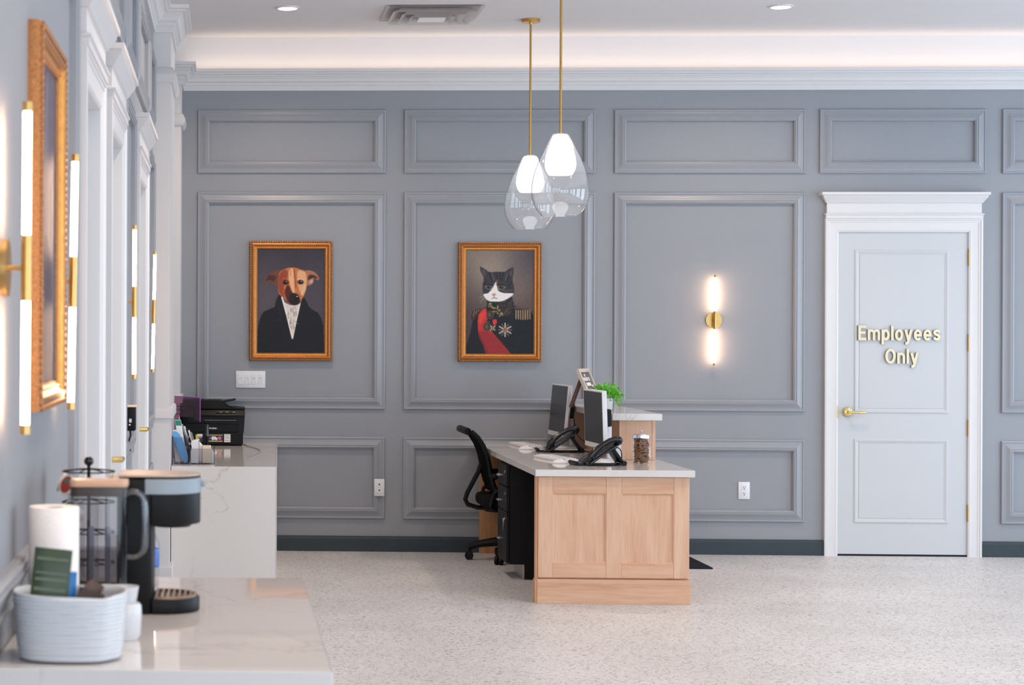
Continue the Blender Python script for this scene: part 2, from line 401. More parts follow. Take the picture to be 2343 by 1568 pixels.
# front and right walls with window openings (outside the picture, they let the daylight in)
mb = MB()
for a, b_ in ((XL - 0.12, -0.25), (2.05, 2.55), (4.85, 5.35), (7.65, XR + 0.12)): mb.box(a, b_, YF - 0.12, YF, 0, ZC)
for a, b_ in ((-0.25, 2.05), (2.55, 4.85), (5.35, 7.65)): mb.box(a, b_, YF - 0.12, YF, 0, 0.3).box(a, b_, YF - 0.12, YF, 2.9, ZC)
struct('wall_front', mb, WALL, smooth=False)
mb = MB(); ys = [(0.35, 2.65), (3.85, 6.15), (7.35, 9.65), (10.45, 12.75)]; y0 = YF
for a, b_ in ys:
    mb.box(XR, XR + 0.12, y0, a, 0, ZC).box(XR, XR + 0.12, a, b_, 0, 0.3).box(XR, XR + 0.12, a, b_, 2.9, ZC); y0 = b_
mb.box(XR, XR + 0.12, y0, YB, 0, ZC)
struct('wall_right', mb, WALL, smooth=False)
k = 1
for a, b_ in ((-0.25, 2.05), (2.55, 4.85), (5.35, 7.65)):
    w = struct('window_%d' % k, MB().frame(a, b_, 0.3, 2.9, [(0, 0), (0, 0.06), (0.06, 0.06), (0.06, 0)], YF - 0.09, 1), WHITE)
    obj('pane', MB().box(a + 0.05, b_ - 0.05, YF - 0.08, YF - 0.075, 0.35, 2.85), GLASS, w); k += 1
for a, b_ in ys:
    b = MB().frame(a, b_, 0.3, 2.9, [(0, 0), (0, 0.06), (0.06, 0.06), (0.06, 0)], 0, -1).xf(Matrix.Translation((XR + 0.09, 0, 0)) @ Matrix(((0, 1, 0, 0), (1, 0, 0, 0), (0, 0, 1, 0), (0, 0, 0, 1))))
    w = struct('window_%d' % k, b, WHITE)
    obj('pane', MB().box(XR + 0.075, XR + 0.08, a + 0.05, b_ - 0.05, 0.35, 2.85), GLASS, w); k += 1

# pilasters on the left wall
def pilaster(n, x1, y0, y1):
    o = struct('trim_%d' % n, MB().box(XL, x1, y0, y1, 0, 3.25), WHITE, smooth=False)
    prof = [(0, 2.905), (0.012, 2.905), (0.026, 2.925), (0.030, 2.95), (0.012, 2.985), (0, 2.99)]
    b = MB(); sweep(b, [(XL, y0), (x1, y0), (x1, y1)], prof); obj('astragal', b, WHITE, o)
    prof = [(0, 1.03), (0.018, 1.03), (0.018, 1.07), (0.012, 1.085), (0, 1.085)]
    b = MB(); sweep(b, [(XL, y0), (x1, y0), (x1, y1)], prof); obj('dado_band', b, WHITE, o)
    b = MB().box(XL, x1 + 0.02, y0 - 0.02, y1, 0, 0.2, 0.004); obj('plinth', b, WHITE, o)
    return o

def sweep(b, path, prof, z_of=None):
    """Sweep a (projection, height) profile along a plan polyline; the room lies to the right of its direction."""
    n = len(path); k = len(prof); vs = []
    nor = []
    for i in range(n - 1):
        d = Vector(path[i + 1]) - Vector(path[i]); d.normalize(); nor.append(Vector((d.y, -d.x)))
    for i, p in enumerate(path):
        if i == 0: o = nor[0]
        elif i == n - 1: o = nor[-1]
        else: o = nor[i - 1] + nor[i] if abs(nor[i - 1].dot(nor[i])) < 0.5 else nor[i]
        for w, z in prof: vs.append((p[0] + o.x * w, p[1] + o.y * w, z))
    fs = [(i * k + q, i * k + q + 1, (i + 1) * k + q + 1, (i + 1) * k + q) for i in range(n - 1) for q in range(k - 1)]
    fs += [tuple(range(k)), tuple(range((n - 1) * k, n * k))]
    b.faces(vs, fs); return b

pilaster(3, -0.320, 10.98, 11.75)
pilaster(4, -0.318, 13.28, 13.65)
CROWN = [(0, 3.184), (0.012, 3.184), (0.012, 3.215), (0.022, 3.222), (0.022, 3.236), (0.040, 3.246), (0.046, 3.262), (0.058, 3.276), (0.064, 3.280),
         (0.064, 3.288), (0.082, 3.291), (0.082, 3.303), (0.100, 3.306), (0.100, 3.326), (0.088, 3.326), (0.088, 3.316), (0.0, 3.316)]
b = MB(); sweep(b, [(XL, YF), (XL, 10.98), (-0.320, 10.98), (-0.320, 11.75)], CROWN); struct('trim_5', b, WHITE, smooth=False)
b = MB(); sweep(b, [(XL, 13.28), (-0.318, 13.28), (-0.318, YB), (XR, YB)], CROWN)
struct('trim_6', b, WHITE, smooth=False)
# baseboards
BASEP = [(0, 0), (0.016, 0), (0.016, 0.088), (0.010, 0.100), (0.010, 0.106), (0, 0.106)]
def baseboard(name, path): b = MB(); sweep(b, path, BASEP); struct(name, b, BASEB, smooth=False)
baseboard('baseboard_back', [(-0.318, YB), (4.075, YB)]); baseboard('baseboard_back.001', [(5.13, YB), (XR, YB)])
for i, (a, b_) in enumerate(((YF, 3.46), (4.80, 5.42), (6.29, 6.62), (7.58, 8.72), (9.76, 10.98))):
    baseboard('baseboard_left' + ('.%03d' % i if i else ''), [(XL, a), (XL, b_)])

# panel mouldings
PANEL = [(0, 0), (0, 0.013), (0.004, 0.016), (0.011, 0.016), (0.014, 0.012), (0.020, 0.0125), (0.030, 0.015), (0.042, 0.021), (0.052, 0.0255), (0.056, 0.026),
         (0.058, 0.023), (0.063, 0.023), (0.066, 0.025), (0.071, 0.024), (0.074, 0.019), (0.079, 0.017), (0.080, 0.0)]
ROWS = [(2.614, 3.05), (0.983, 2.481), (0.227, 0.790)]
def panel_back(x0, x1, z0, z1): obj('panel_moulding', MB().frame(x0, x1, z0, z1, PANEL, YB, -1), WALLTRIM, wall_back, angle=20)
for x0, x1 in ((-0.208, 1.088), (1.216, 2.521), (2.651, 3.943)):
    for z0, z1 in ROWS: panel_back(x0, x1, z0, z1)
panel_back(4.039, 5.155, *ROWS[0])
for z0, z1 in ROWS: panel_back(5.265, 6.55, z0, z1)
SWAP = Matrix(((0, -1, 0, 0), (1, 0, 0, 0), (0, 0, 1, 0), (0, 0, 0, 1)))   # plan turn: a thing on the back wall faces the room from the left wall
def panel_left(y0, y1, z0, z1):
    obj('panel_moulding', MB().frame(y0, y1, z0, z1, PANEL, 0, -1).xf(Matrix.Translation((XL, 0, 0)) @ SWAP), WALLTRIM, wall_left, angle=20)
for y0, y1 in ((2.9, 5.28), (7.72, 8.60), (9.90, 10.86)):
    panel_left(y0, y1, *ROWS[1])
    if y0 > 5: panel_left(y0, y1, *ROWS[2])
for y0, y1 in ((2.9, 5.28), (5.42, 6.45), (6.60, 7.68), (7.82, 8.70), (8.84, 9.98), (10.10, 10.86)): panel_left(y0, y1, *ROWS[0])

# ================================================================== DOORS
def door_set(n, width, xf, hinges=True, slab_detail=True, lever_side=-1, sign=False, lever=True, label=None, lz=0.983, rec=0.0):
    """Door in a white casing, built facing -Y with its left casing edge at x=0; xf puts it on its wall."""
    cw = 0.090; L, R = 0.0, width; sl, sr = cw, width - cw
    CAS = [(0, 0), (0, 0.030), (0.012, 0.032), (0.018, 0.027), (0.026, 0.027), (0.030, 0.024), (0.072, 0.020), (0.080, 0.022), (cw, 0.018), (cw, 0)]
    root = struct('door_%d' % n, MB().box(sl + 0.003, sr - 0.003, rec - 0.006, rec + (0.035 if rec else 0), 0.013, 2.210).xf(xf), DOORW, smooth=False, label=label)
    b = MB()
    for x, sg in ((L, 1), (R, -1)):
        vs = []
        for z, inset in ((0.0, 0), (2.305, 1)):
            for w, p in CAS: vs.append((x + sg * w, -p, z - (w if inset else 0)))
        kk = len(CAS); b.faces(vs, [(q, q + 1, kk + q + 1, kk + q) for q in range(kk - 1)])
    vs = []
    for x, sg in ((L, 1), (R, -1)):
        for w, p in CAS: vs.append((x + sg * w, -p, 2.305 - w))
    b.faces(vs, [(q, q + 1, kk + q + 1, kk + q) for q in range(kk - 1)])
    obj('casing', b.xf(xf), WHITE, root, angle=20)
    b = MB().box(sl - 0.004, sl + 0.002, -0.016, rec + 0.005, 0, 2.218).box(sr - 0.002, sr + 0.004, -0.016, rec + 0.005, 0, 2.218).box(sl - 0.004, sr + 0.004, -0.016, rec + 0.005, 2.211, 2.219)
    obj('jamb', b.xf(xf), WHITE, root, smooth=False)
    b = MB()
    head = [(-0.0, 2.305), (0.034, 2.305), (0.034, 2.325), (0.040, 2.330), (0.040, 2.336), (0.026, 2.342), (0.026, 2.408), (0.034, 2.412), (0.040, 2.424),
            (0.052, 2.440), (0.060, 2.452), (0.060, 2.460), (0.070, 2.463), (0.070, 2.482), (0.0, 2.482)]
    mbx = MB(); sweep(mbx, [(L - 0.0, 0.001), (L - 0.0, -0.0), (R + 0.0, -0.0), (R, 0.001)][0:0] or [(L + 0.035, 0.0), (L + 0.035, -0.002), (R - 0.035, -0.002), (R - 0.035, 0.0)], head)
    obj('header', mbx.xf(xf), WHITE, root, angle=25)
    obj('gap_shade', MB().box(sl, sr, rec - 0.004, rec, 0.0, 0.013).box(sl + 0.0021, sl + 0.003, rec - 0.003, rec, 0.013, 2.2105).box(sr - 0.003, sr - 0.0021, rec - 0.003, rec, 0.013, 2.2105).box(sl + 0.0021, sr - 0.0021, rec - 0.003, rec, 2.2101, 2.2109).xf(xf), BLACKM, root, smooth=False)  # black strips imitate the shade in the gaps round the slab
    for z0, z1 in ((0.975, 2.092), (0.224, 0.800)):
        b = MB()
        # proud moulding round a slightly raised field
        b.frame(sl + 0.112, sr - 0.130, z0, z1, [(0, 0.0), (0.004, 0.005), (0.012, 0.006), (0.026, 0.0015), (0.032, 0.0)], rec - 0.006, -1)
        b.box(sl + 0.146, sr - 0.164, rec - 0.0085, rec - 0.006, z0 + 0.034, z1 - 0.034, 0.001)
        obj('door_panel', b.xf(xf), DOORW, root, angle=20)
    if hinges:
        for z in (2.040, 1.459, 0.878, 0.298):
            b = MB().cyl((sr + 0.002, -0.012, z - 0.056), (sr + 0.002, -0.012, z + 0.056), 0.0075, n=12).cyl((sr + 0.002, -0.012, z - 0.062), (sr + 0.002, -0.012, z + 0.062), 0.005, n=10)
            for q in (-0.034, 0.0, 0.034): b.cyl((sr + 0.002, -0.012, z + q - 0.001), (sr + 0.002, -0.012, z + q + 0.001), 0.0085, n=12)
            b.box(sr - 0.012, sr + 0.012, -0.004, 0.0, z - 0.05, z + 0.05)
            obj('hinge', b.xf(xf), BRASS, root)
    if lever:
        x = sl + 0.068
        h = obj('rosette', MB().lathe([(0.0, 0.0), (0.0, 0.018), (0.022, 0.018), (0.031, 0.012), (0.034, 0.004), (0.034, -0.004), (0.0, -0.004)], n=28).xf(xf @ Matrix.Translation((x, rec - 0.007, lz)) @ Matrix.Rotation(PI / 2, 4, 'X')), POLBRASS, root)
        obj('lever', MB().cyl((x, rec - 0.018, lz), (x, -0.061, lz), 0.011, n=14).tube([(x - 0.008, -0.055, lz), (x + 0.03, -0.057, lz), (x + 0.07, -0.055, lz - 0.002), (x + 0.112, -0.050, lz - 0.001)], [0.011, 0.0105, 0.009, 0.008], n=10).xf(xf), POLBRASS, h)
        obj('strike_plate', MB().box(sl - 0.006, sl + 0.002, -0.021, -0.001, lz - 0.04, lz + 0.04).xf(xf), BRASS, root)
    return root

door_set(1, 1.055, Matrix.Translation((4.075, YB, 0)), label='white two-panel door in the grey-blue far wall')
LEFT = Matrix.Translation((XL, 0, 0)) @ SWAP
for n, y0, y1, lab, lv in ((2, 5.42, 6.29, 'white-cased door nearest the gilt frame on the left wall', False), (3, 6.62, 7.58, 'white-cased door in the middle of the left wall', True), (4, 8.72, 9.76, 'white-cased door next to the white pilaster', True)):
    door_set(n, y1 - y0, LEFT @ Matrix.Translation((y0, 0, 0)), hinges=False, lever=lv, label=lab, lz=1.07, rec=0.035)

# dark gap under the back door
# lettering on the door
sg = thing('door_sign', 'raised gold "Employees Only" lettering on the white door', 'sign', (4.573, YB - 0.0072, 1.30))
def arc(cx, cy, rx, ry, a0, a1, n=14): return [(cx + rx * math.cos(math.radians(a0 + (a1 - a0) * i / n)), cy + ry * math.sin(math.radians(a0 + (a1 - a0) * i / n))) for i in range(n + 1)]
GLYPH = {  # bold grotesque capitals and small letters as strokes: (strokes, advance width); capital height 1
    'E': ([[(0.09, 0), (0.09, 1)], [(0.01, 0.915), (0.55, 0.915)], [(0.01, 0.52), (0.50, 0.52)], [(0.01, 0.085), (0.56, 0.085)]], 0.56),
    'm': ([[(0.09, 0), (0.09, 0.74)], arc(0.26, 0.47, 0.17, 0.19, 180, 0, 10) + [(0.43, 0)], arc(0.60, 0.47, 0.17, 0.19, 180, 0, 10) + [(0.77, 0)]], 0.86),
    'p': ([[(0.09, -0.26), (0.09, 0.74)], arc(0.30, 0.37, 0.185, 0.295, 0, 360, 24)], 0.57),
    'l': ([[(0.09, 0), (0.09, 1)]], 0.18),
    'o': ([arc(0.285, 0.37, 0.195, 0.295, 0, 360, 24)], 0.57),
    'y': ([[(0.07, 0.74), (0.275, 0.03)], [(0.475, 0.74), (0.30, 0.06), (0.255, -0.10), (0.19, -0.185), (0.06, -0.185)]], 0.55),
    'e': ([arc(0.285, 0.37, 0.195, 0.295, 0, 318, 22), [(0.10, 0.36), (0.56, 0.36)]], 0.57),
    's': ([[(0.445, 0.55), (0.40, 0.625), (0.275, 0.66), (0.14, 0.62), (0.11, 0.53), (0.17, 0.44), (0.29, 0.385), (0.40, 0.32), (0.435, 0.21), (0.39, 0.12), (0.265, 0.08), (0.13, 0.12), (0.085, 0.21)]], 0.53),
    'O': ([arc(0.36, 0.5, 0.27, 0.42, 0, 360, 30)], 0.72),
    'n': ([[(0.09, 0), (0.09, 0.74)], arc(0.275, 0.46, 0.185, 0.20, 180, 0, 10) + [(0.46, 0)]], 0.55)}
def letters(word, x0, x1, z, cap):
    gap = 0.085; total = sum(GLYPH[c][1] for c in word) + gap * (len(word) - 1); kx = (x1 - x0) / total; x = x0; hw = 0.088
    for ch in word:
        b = MB()
        for si, st in enumerate(GLYPH[ch][0]):
            closed = math.hypot(st[0][0] - st[-1][0], st[0][1] - st[-1][1]) < 1e-6; P_ = [Vector(q) for q in (st[:-1] if closed else st)]; n = len(P_); vs = []
            for i, q in enumerate(P_):
                a = P_[i - 1] if (closed or i) else q; c = P_[(i + 1) % n] if (closed or i < n - 1) else q
                t1 = (q - a).normalized() if q != a else (c - q).normalized(); t2 = (c - q).normalized() if c != q else t1
                nn = Vector((-t1.y - t2.y, t1.x + t2.x)).normalized(); k_ = 1 / max(0.6, nn.dot(Vector((-t1.y, t1.x))))
                for sg_ in (-1, 1):
                    w = q + nn * hw * k_ * sg_
                    for d in (-0.015 + 0.0004 * si, -0.002 - 0.0002 * si): vs.append((x + w.x * kx - sg.location.x, d, z + w.y * cap - sg.location.z))
            fs = []
            for i in range(n if closed else n - 1):
                a, c = 4 * i, 4 * ((i + 1) % n); fs += [(a, c, c + 2, a + 2), (a + 1, a + 3, c + 3, c + 1), (a, a + 1, c + 1, c), (a + 2, c + 2, c + 3, a + 3)]
            if not closed: fs += [(0, 2, 3, 1), (4 * n - 4, 4 * n - 3, 4 * n - 1, 4 * n - 2)]
            _, fc = b.faces(vs, fs); bmesh.ops.recalc_face_normals(b.bm, faces=fc)
        b.bm.normal_update()
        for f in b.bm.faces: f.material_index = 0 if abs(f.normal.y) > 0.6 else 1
        obj('letter', b, [SIGNF, SIGNS], sg, smooth=False); x += (GLYPH[ch][1] + gap) * kx
letters('Employees', 4.299, 4.851, 1.473, 0.101)
letters('Only', 4.480, 4.704, 1.315, 0.101)

# ================================================================== PICTURES
def paint_canvas(name, W, H, px, parent, mt):
    """px: (rows, cols, 3) sRGB 0-255 array, row 0 at the top; a fine grid with the paint as a colour attribute."""
    h, w, _ = px.shape
    xs = np.linspace(-W / 2, W / 2, w); zs = np.linspace(H, 0, h)
    co = np.zeros((h * w, 3)); co[:, 0] = np.tile(xs, h); co[:, 2] = np.repeat(zs, w)
    idx = np.arange(h * w).reshape(h, w)
    q = np.stack([idx[:-1, :-1], idx[1:, :-1], idx[1:, 1:], idx[:-1, 1:]], -1).reshape(-1, 4)
    me = bpy.data.meshes.new(name); me.from_pydata(co.tolist(), [], q.tolist())
    c = px.reshape(-1, 3) / 255.0; lin = np.where(c <= 0.04045, c / 12.92, ((c + 0.055) / 1.055) ** 2.4)
    at = me.color_attributes.new('paint', 'FLOAT_COLOR', 'POINT')
    at.data.foreach_set('color', np.concatenate([lin, np.ones((h * w, 1))], 1).astype(np.float32).ravel())
    me.materials.append(mt); o = bpy.data.objects.new(name, me); COL.objects.link(o); o.parent = parent
    return o

class Painter:
    def __init__(s, w, h, box):
        s.w, s.h = w, h; x0, y0, x1, y1 = box
        gx, gy = np.meshgrid(x0 + (np.arange(w) + 0.5) / w * (x1 - x0), y0 + (np.arange(h) + 0.5) / h * (y1 - y0))
        s.X, s.Y = gx, gy; s.im = np.zeros((h, w, 3)); s.rng = np.random.default_rng(3)
    def blend(s, mask, col, a=1.0):
        mk = np.clip(mask * a, 0, 1)[..., None]; s.im = s.im * (1 - mk) + np.asarray(col, float) * mk
    def blur(s, m, k):
        for _ in range(k):
            p = np.pad(m, 1, mode='edge'); m = (p[:-2, 1:-1] + p[2:, 1:-1] + p[1:-1, :-2] + p[1:-1, 2:] + 2 * p[1:-1, 1:-1]) / 6
        return m
    def poly(s, pts, col, soft=1, a=1.0):
        X, Y = s.X, s.Y; ins = np.zeros(X.shape, bool); n = len(pts); j = n - 1
        for i in range(n):
            xi, yi = pts[i]; xj, yj = pts[j]
            if yi != yj:
                c = ((yi > Y) != (yj > Y)) & (X < (xj - xi) * (Y - yi) / (yj - yi) + xi); ins ^= c
            j = i
        s.blend(s.blur(ins.astype(float), soft), col, a)
    def ell(s, cx, cy, rx, ry, col, soft=0.25, a=1.0, rot=0.0):
        c, q = math.cos(rot), math.sin(rot); dx, dy = s.X - cx, s.Y - cy
        d = np.sqrt(((dx * c + dy * q) / rx) ** 2 + ((-dx * q + dy * c) / ry) ** 2)
        s.blend(np.clip((1 + soft - d) / (2 * soft), 0, 1), col, a)
    def line(s, pts, wd, col, a=1.0):
        m = np.zeros(s.X.shape)
        for (x0, y0), (x1, y1) in zip(pts[:-1], pts[1:]):
            L2 = (x1 - x0) ** 2 + (y1 - y0) ** 2 + 1e-9
            t = np.clip(((s.X - x0) * (x1 - x0) + (s.Y - y0) * (y1 - y0)) / L2, 0, 1)
            d = np.hypot(s.X - x0 - t * (x1 - x0), s.Y - y0 - t * (y1 - y0)); m = np.maximum(m, np.clip(1.5 - d / wd, 0, 1))
        s.blend(m, col, a)
    def grain(s, amp): s.im = np.clip(s.im + s.rng.normal(0, amp, s.im.shape[:2])[..., None], 0, 255)

def smooth_pts(p, n=4):
    out = []; k = len(p)
    for i in range(k):
        a, b_, c, d = [np.array(p[(i + q) % k], float) for q in (-1, 0, 1, 2)]
        for t in np.linspace(0, 1, n, endpoint=False):
            out.append(tuple(0.5 * ((2 * b_) + (-a + c) * t + (2 * a - 5 * b_ + 4 * c - d) * t * t + (-a + 3 * b_ - 3 * c + d) * t ** 3)))
    return out

def dog_portrait():
    p = Painter(154, 236, (188, 190, 952, 1362)); g = (p.Y - 190) / 1172
    p.im[:] = np.array((58, 52, 62)) + g[..., None] * np.array((26, 24, 22))
    p.ell(300, 760, 210, 330, (98, 88, 92), 0.9, 0.6); p.ell(860, 760, 170, 300, (84, 78, 86), 0.9, 0.45)
    p.poly([(186, 1370), (198, 1120), (215, 1010), (238, 940), (268, 895), (330, 868), (390, 842), (404, 770), (440, 700), (475, 730), (590, 1200), (675, 780), (712, 730), (742, 775), (768, 835), (822, 880), (872, 905), (905, 960), (930, 1040), (946, 1370)], (24, 23, 29), 1)
    p.line([(420, 760), (450, 900), (470, 940)], 5, (46, 50, 62), 0.5); p.line([(350, 1000), (470, 985)], 5, (52, 58, 70), 0.4)
    p.poly([(466, 728), (500, 790), (560, 822), (640, 820), (680, 778), (660, 880), (630, 1000), (590, 1198), (548, 1050), (512, 910)], (216, 206, 196), 1)
    p.line([(470, 735), (525, 930), (588, 1190)], 9, (238, 228, 218)); p.line([(672, 800), (628, 1000), (592, 1180)], 7, (232, 222, 212))
    for i in range(34):
        x = 530 + p.rng.random() * 105; y = 830 + p.rng.random() * 300
        if abs(x - 588) < 80 * (1 - (y - 800) / 420): p.line([(x, y), (x + p.rng.normal(0, 14), y + 26)], 4, (140, 130, 122), 0.65)
    p.poly(smooth_pts([(445, 440), (400, 437), (345, 466), (295, 505), (274, 548), (292, 582), (340, 562), (372, 592), (425, 590), (440, 520)]), (112, 66, 50), 1)
    p.poly(smooth_pts([(330, 490), (300, 520), (290, 560), (330, 545), (380, 560), (400, 500)]), (72, 42, 38), 2)
    p.poly(smooth_pts([(730, 445), (790, 436), (850, 468), (884, 522), (866, 546), (828, 520), (818, 562), (790, 596), (758, 602), (742, 545)]), (170, 112, 84), 1)
    p.poly(smooth_pts([(770, 490), (830, 490), (870, 530), (815, 515), (795, 545), (760, 540)]), (66, 40, 34), 2)
    p.ell(795, 555, 22, 26, (205, 172, 150), 0.4, 0.8)
    p.poly(smooth_pts([(440, 700), (424, 640), (428, 560), (432, 500), (448, 450), (500, 420), (560, 404), (630, 408), (690, 430), (732, 445), (746, 500), (748, 590), (736, 650), (712, 720), (690, 760), (672, 800), (620, 822), (560, 812), (510, 770), (478, 730)]), (196, 116, 72), 1)
    p.poly(smooth_pts([(430, 650), (430, 520), (470, 440), (530, 440), (525, 540), (490, 620), (500, 720), (470, 720)]), (150, 66, 44), 3)
    p.poly(smooth_pts([(650, 440), (722, 450), (742, 520), (738, 640), (700, 720), (660, 640), (640, 520)]), (222, 168, 124), 3)
    p.poly(smooth_pts([(543, 500), (556, 430), (592, 420), (604, 560), (612, 690), (588, 690), (560, 590)]), (230, 176, 130), 2)
    p.line([(606, 430), (622, 560), (622, 620)], 10, (150, 78, 48), 0.7); p.line([(566, 440), (566, 500)], 5, (170, 90, 56), 0.6)
    p.poly(smooth_pts([(545, 600), (590, 690), (640, 700), (664, 740), (670, 792), (620, 820), (560, 806), (515, 760), (500, 690), (510, 630)]), (80, 34, 30), 3)
    p.poly(smooth_pts([(570, 690), (640, 700), (664, 745), (668, 792), (620, 820), (565, 806), (545, 750)]), (36, 24, 26), 2)
    p.line([(690, 700), (715, 640), (728, 600)], 9, (236, 190, 150), 0.6); p.line([(480, 660), (500, 720), (520, 760)], 9, (176, 92, 62), 0.7)
    p.ell(634, 740, 26, 20, (12, 10, 12)); p.ell(640, 726, 10, 6, (190, 190, 196)); p.line([(600, 780), (650, 775)], 5, (14, 10, 12))
    for cx, cy in ((512, 570), (678, 565)):
        p.ell(cx, cy, 36, 27, (96, 48, 34), 0.3, 0.7); p.ell(cx, cy, 27, 22, (16, 14, 16)); p.ell(cx + 7, cy - 8, 6, 5, (196, 200, 206))
    p.line([(640, 535), (690, 530), (706, 545)], 5, (236, 196, 150), 0.6); p.line([(480, 528), (530, 520)], 6, (196, 116, 82), 0.6)
    p.grain(4); return p.im

def cat_portrait():
    p = Painter(156, 236, (172, 200, 942, 1375)); g = (p.Y - 200) / 1175
    p.im[:] = np.array((108, 96, 92)) + g[..., None] * np.array((-40, -42, -38))
    p.ell(430, 430, 300, 260, (160, 146, 128), 0.95, 0.75); p.ell(920, 260, 200, 220, (72, 66, 78), 0.9, 0.8); p.ell(200, 1000, 120, 400, (70, 58, 58), 0.9, 0.5); p.ell(790, 700, 130, 160, (116, 96, 90), 0.9, 0.5)
    navy = (22, 26, 32)
    p.poly([(160, 1380), (190, 1260), (225, 1150), (255, 1000), (290, 930), (340, 880), (410, 840), (416, 770), (560, 800), (690, 720), (712, 820), (760, 850), (870, 860), (910, 890), (945, 960), (950, 1380)], navy, 1)
    p.poly([(416, 770), (530, 780), (490, 870), (440, 860)], (14, 40, 40), 1)
    p.poly([(530, 790), (690, 720), (712, 830), (690, 900), (620, 950), (560, 950), (510, 900)], (44, 40, 42), 1)
    for i in range(150):
        x = 530 + p.rng.random() * 180; y = 760 + p.rng.random() * 180
        p.ell(x, y, 8, 6, (96, 80, 62) if i % 2 else (30, 30, 34), 0.5, 0.6)
    for i in range(46):
        t = i / 45; x = 430 + 150 * t + p.rng.normal(0, 14); y = 800 + 190 * min(1, t * 1.1) + p.rng.normal(0, 16) - (70 if t > 0.5 else 0)
        p.ell(x, y, 10, 7, (190, 160, 96) if i % 3 else (88, 66, 40), 0.5, 0.8, p.rng.random() * 3)
    p.poly([(405, 848), (350, 880), (318, 930), (310, 1000), (314, 1110), (330, 1180), (370, 1260), (410, 1380), (690, 1380), (600, 1270), (530, 1190), (460, 1110), (420, 1000)], (196, 50, 48), 1)
    p.poly([(314, 1110), (330, 1180), (370, 1260), (410, 1380), (690, 1380), (600, 1270), (500, 1160), (420, 1110)], (140, 40, 46), 8, 0.8)
    p.poly([(330, 930), (390, 870), (405, 920), (345, 1030), (318, 1010)], (222, 70, 62), 3, 0.8); p.line([(330, 1160), (430, 1380)], 8, (86, 30, 36), 0.5)
    p.poly([(475, 985), (520, 980), (528, 1010), (505, 1055), (478, 1030)], (206, 56, 54), 1)
    p.poly([(416, 1100), (400, 1000), (430, 980), (452, 1010)], (60, 44, 34), 1, 0.6)
    for cx, cy, r in ((450, 930, 42), (416, 1066, 48)):
        p.ell(cx, cy, r, r * 1.1, (92, 70, 50)); p.ell(cx, cy, r * 0.74, r * 0.8, (54, 44, 38)); p.ell(cx - 6, cy, r * 0.35, r * 0.5, (116, 98, 80), 0.5, 0.8)
    for cx, cy, R, n in ((480, 1080, 34, 8), (618, 1100, 74, 12)):
        for i in range(n):
            a = 2 * PI * i / n; p.line([(cx, cy), (cx + R * math.cos(a), cy + R * math.sin(a))], 7 if R > 50 else 5, (226, 214, 196) if i % 2 else (110, 100, 92), 0.85)
        p.ell(cx, cy, R * 0.3, R * 0.3, (150, 96, 60))
    p.poly([(722, 830), (870, 862), (908, 885), (900, 960), (880, 985), (735, 970), (728, 900)], (52, 42, 40), 1)
    for i in range(13):
        x = 738 + i * 13; p.line([(x, 880), (x + 2, 985 - abs(i - 6) * 1.5)], 4, (206, 176, 130) if i % 2 == 0 else (80, 60, 46), 0.85)
    p.line([(725, 848), (800, 856), (900, 880)], 8, (120, 92, 64), 0.7)
    p.poly([(232, 980), (250, 900), (300, 868), (350, 862), (330, 900), (270, 990)], (62, 46, 46), 1)
    for i in range(6): p.line([(262 + 13 * i, 895 - 4 * i), (248 + 14 * i, 960 - 14 * i)], 4, (170, 140, 100) if i % 2 else (40, 32, 36), 0.8)
    # head
    p.poly(smooth_pts([(372, 690), (362, 610), (376, 520), (345, 450), (334, 402), (345, 392), (400, 425), (440, 450), (520, 450), (610, 448), (650, 420), (698, 398), (712, 408), (708, 470), (700, 540), (718, 630), (712, 690), (680, 730), (600, 775), (480, 782), (410, 760), (380, 720)], 5), (54, 52, 58), 1)
    p.poly([(350, 410), (400, 445), (400, 490), (378, 500)], (96, 78, 84), 2, 0.8); p.poly([(700, 410), (660, 450), (655, 490), (690, 500)], (88, 70, 74), 2, 0.8)
    for x0, y0, x1, y1 in ((440, 460, 470, 560), (520, 455, 525, 520), (600, 455, 580, 540), (660, 480, 640, 560), (400, 540, 380, 600), (680, 560, 650, 640), (560, 455, 560, 530)): p.line([(x0, y0), (x1, y1)], 8, (28, 27, 32), 0.6)
    for x0, y0, x1, y1 in ((470, 470, 490, 540), (640, 470, 620, 540), (590, 660, 700, 655), (610, 680, 690, 700)): p.line([(x0, y0), (x1, y1)], 6, (116, 98, 84), 0.6)
    p.poly(smooth_pts([(515, 560), (470, 640), (420, 690), (374, 700), (395, 745), (440, 778), (520, 784), (600, 772), (680, 728), (712, 692), (640, 690), (580, 680), (535, 650)]), (232, 226, 222), 1)
    p.poly([(512, 545), (525, 540), (535, 560), (525, 610), (515, 600)], (150, 100, 66), 1, 0.7)
    for cx, cy in ((437, 620), (575, 622)):
        p.ell(cx, cy, 42, 26, (196, 178, 148), 0.3, 0.8, 0.25 if cx < 500 else -0.2); p.ell(cx, cy, 33, 21, (64, 60, 54)); p.ell(cx, cy, 18, 18, (20, 20, 22)); p.ell(cx + 6, cy - 6, 5, 4, (170, 176, 180))
        p.line([(cx - 46, cy - 22), (cx, cy - 30), (cx + 44, cy - 18)], 6, (24, 24, 28))
    p.ell(492, 704, 22, 15, (196, 140, 136), 0.3); p.line([(492, 720), (492, 738), (468, 748)], 4, (128, 100, 98)); p.line([(492, 738), (528, 750)], 4, (128, 100, 98))
    p.line([(380, 720), (330, 740)], 2.5, (190, 180, 170), 0.6); p.line([(385, 735), (340, 790)], 2.5, (190, 180, 170), 0.6)
    p.grain(5); return p.im

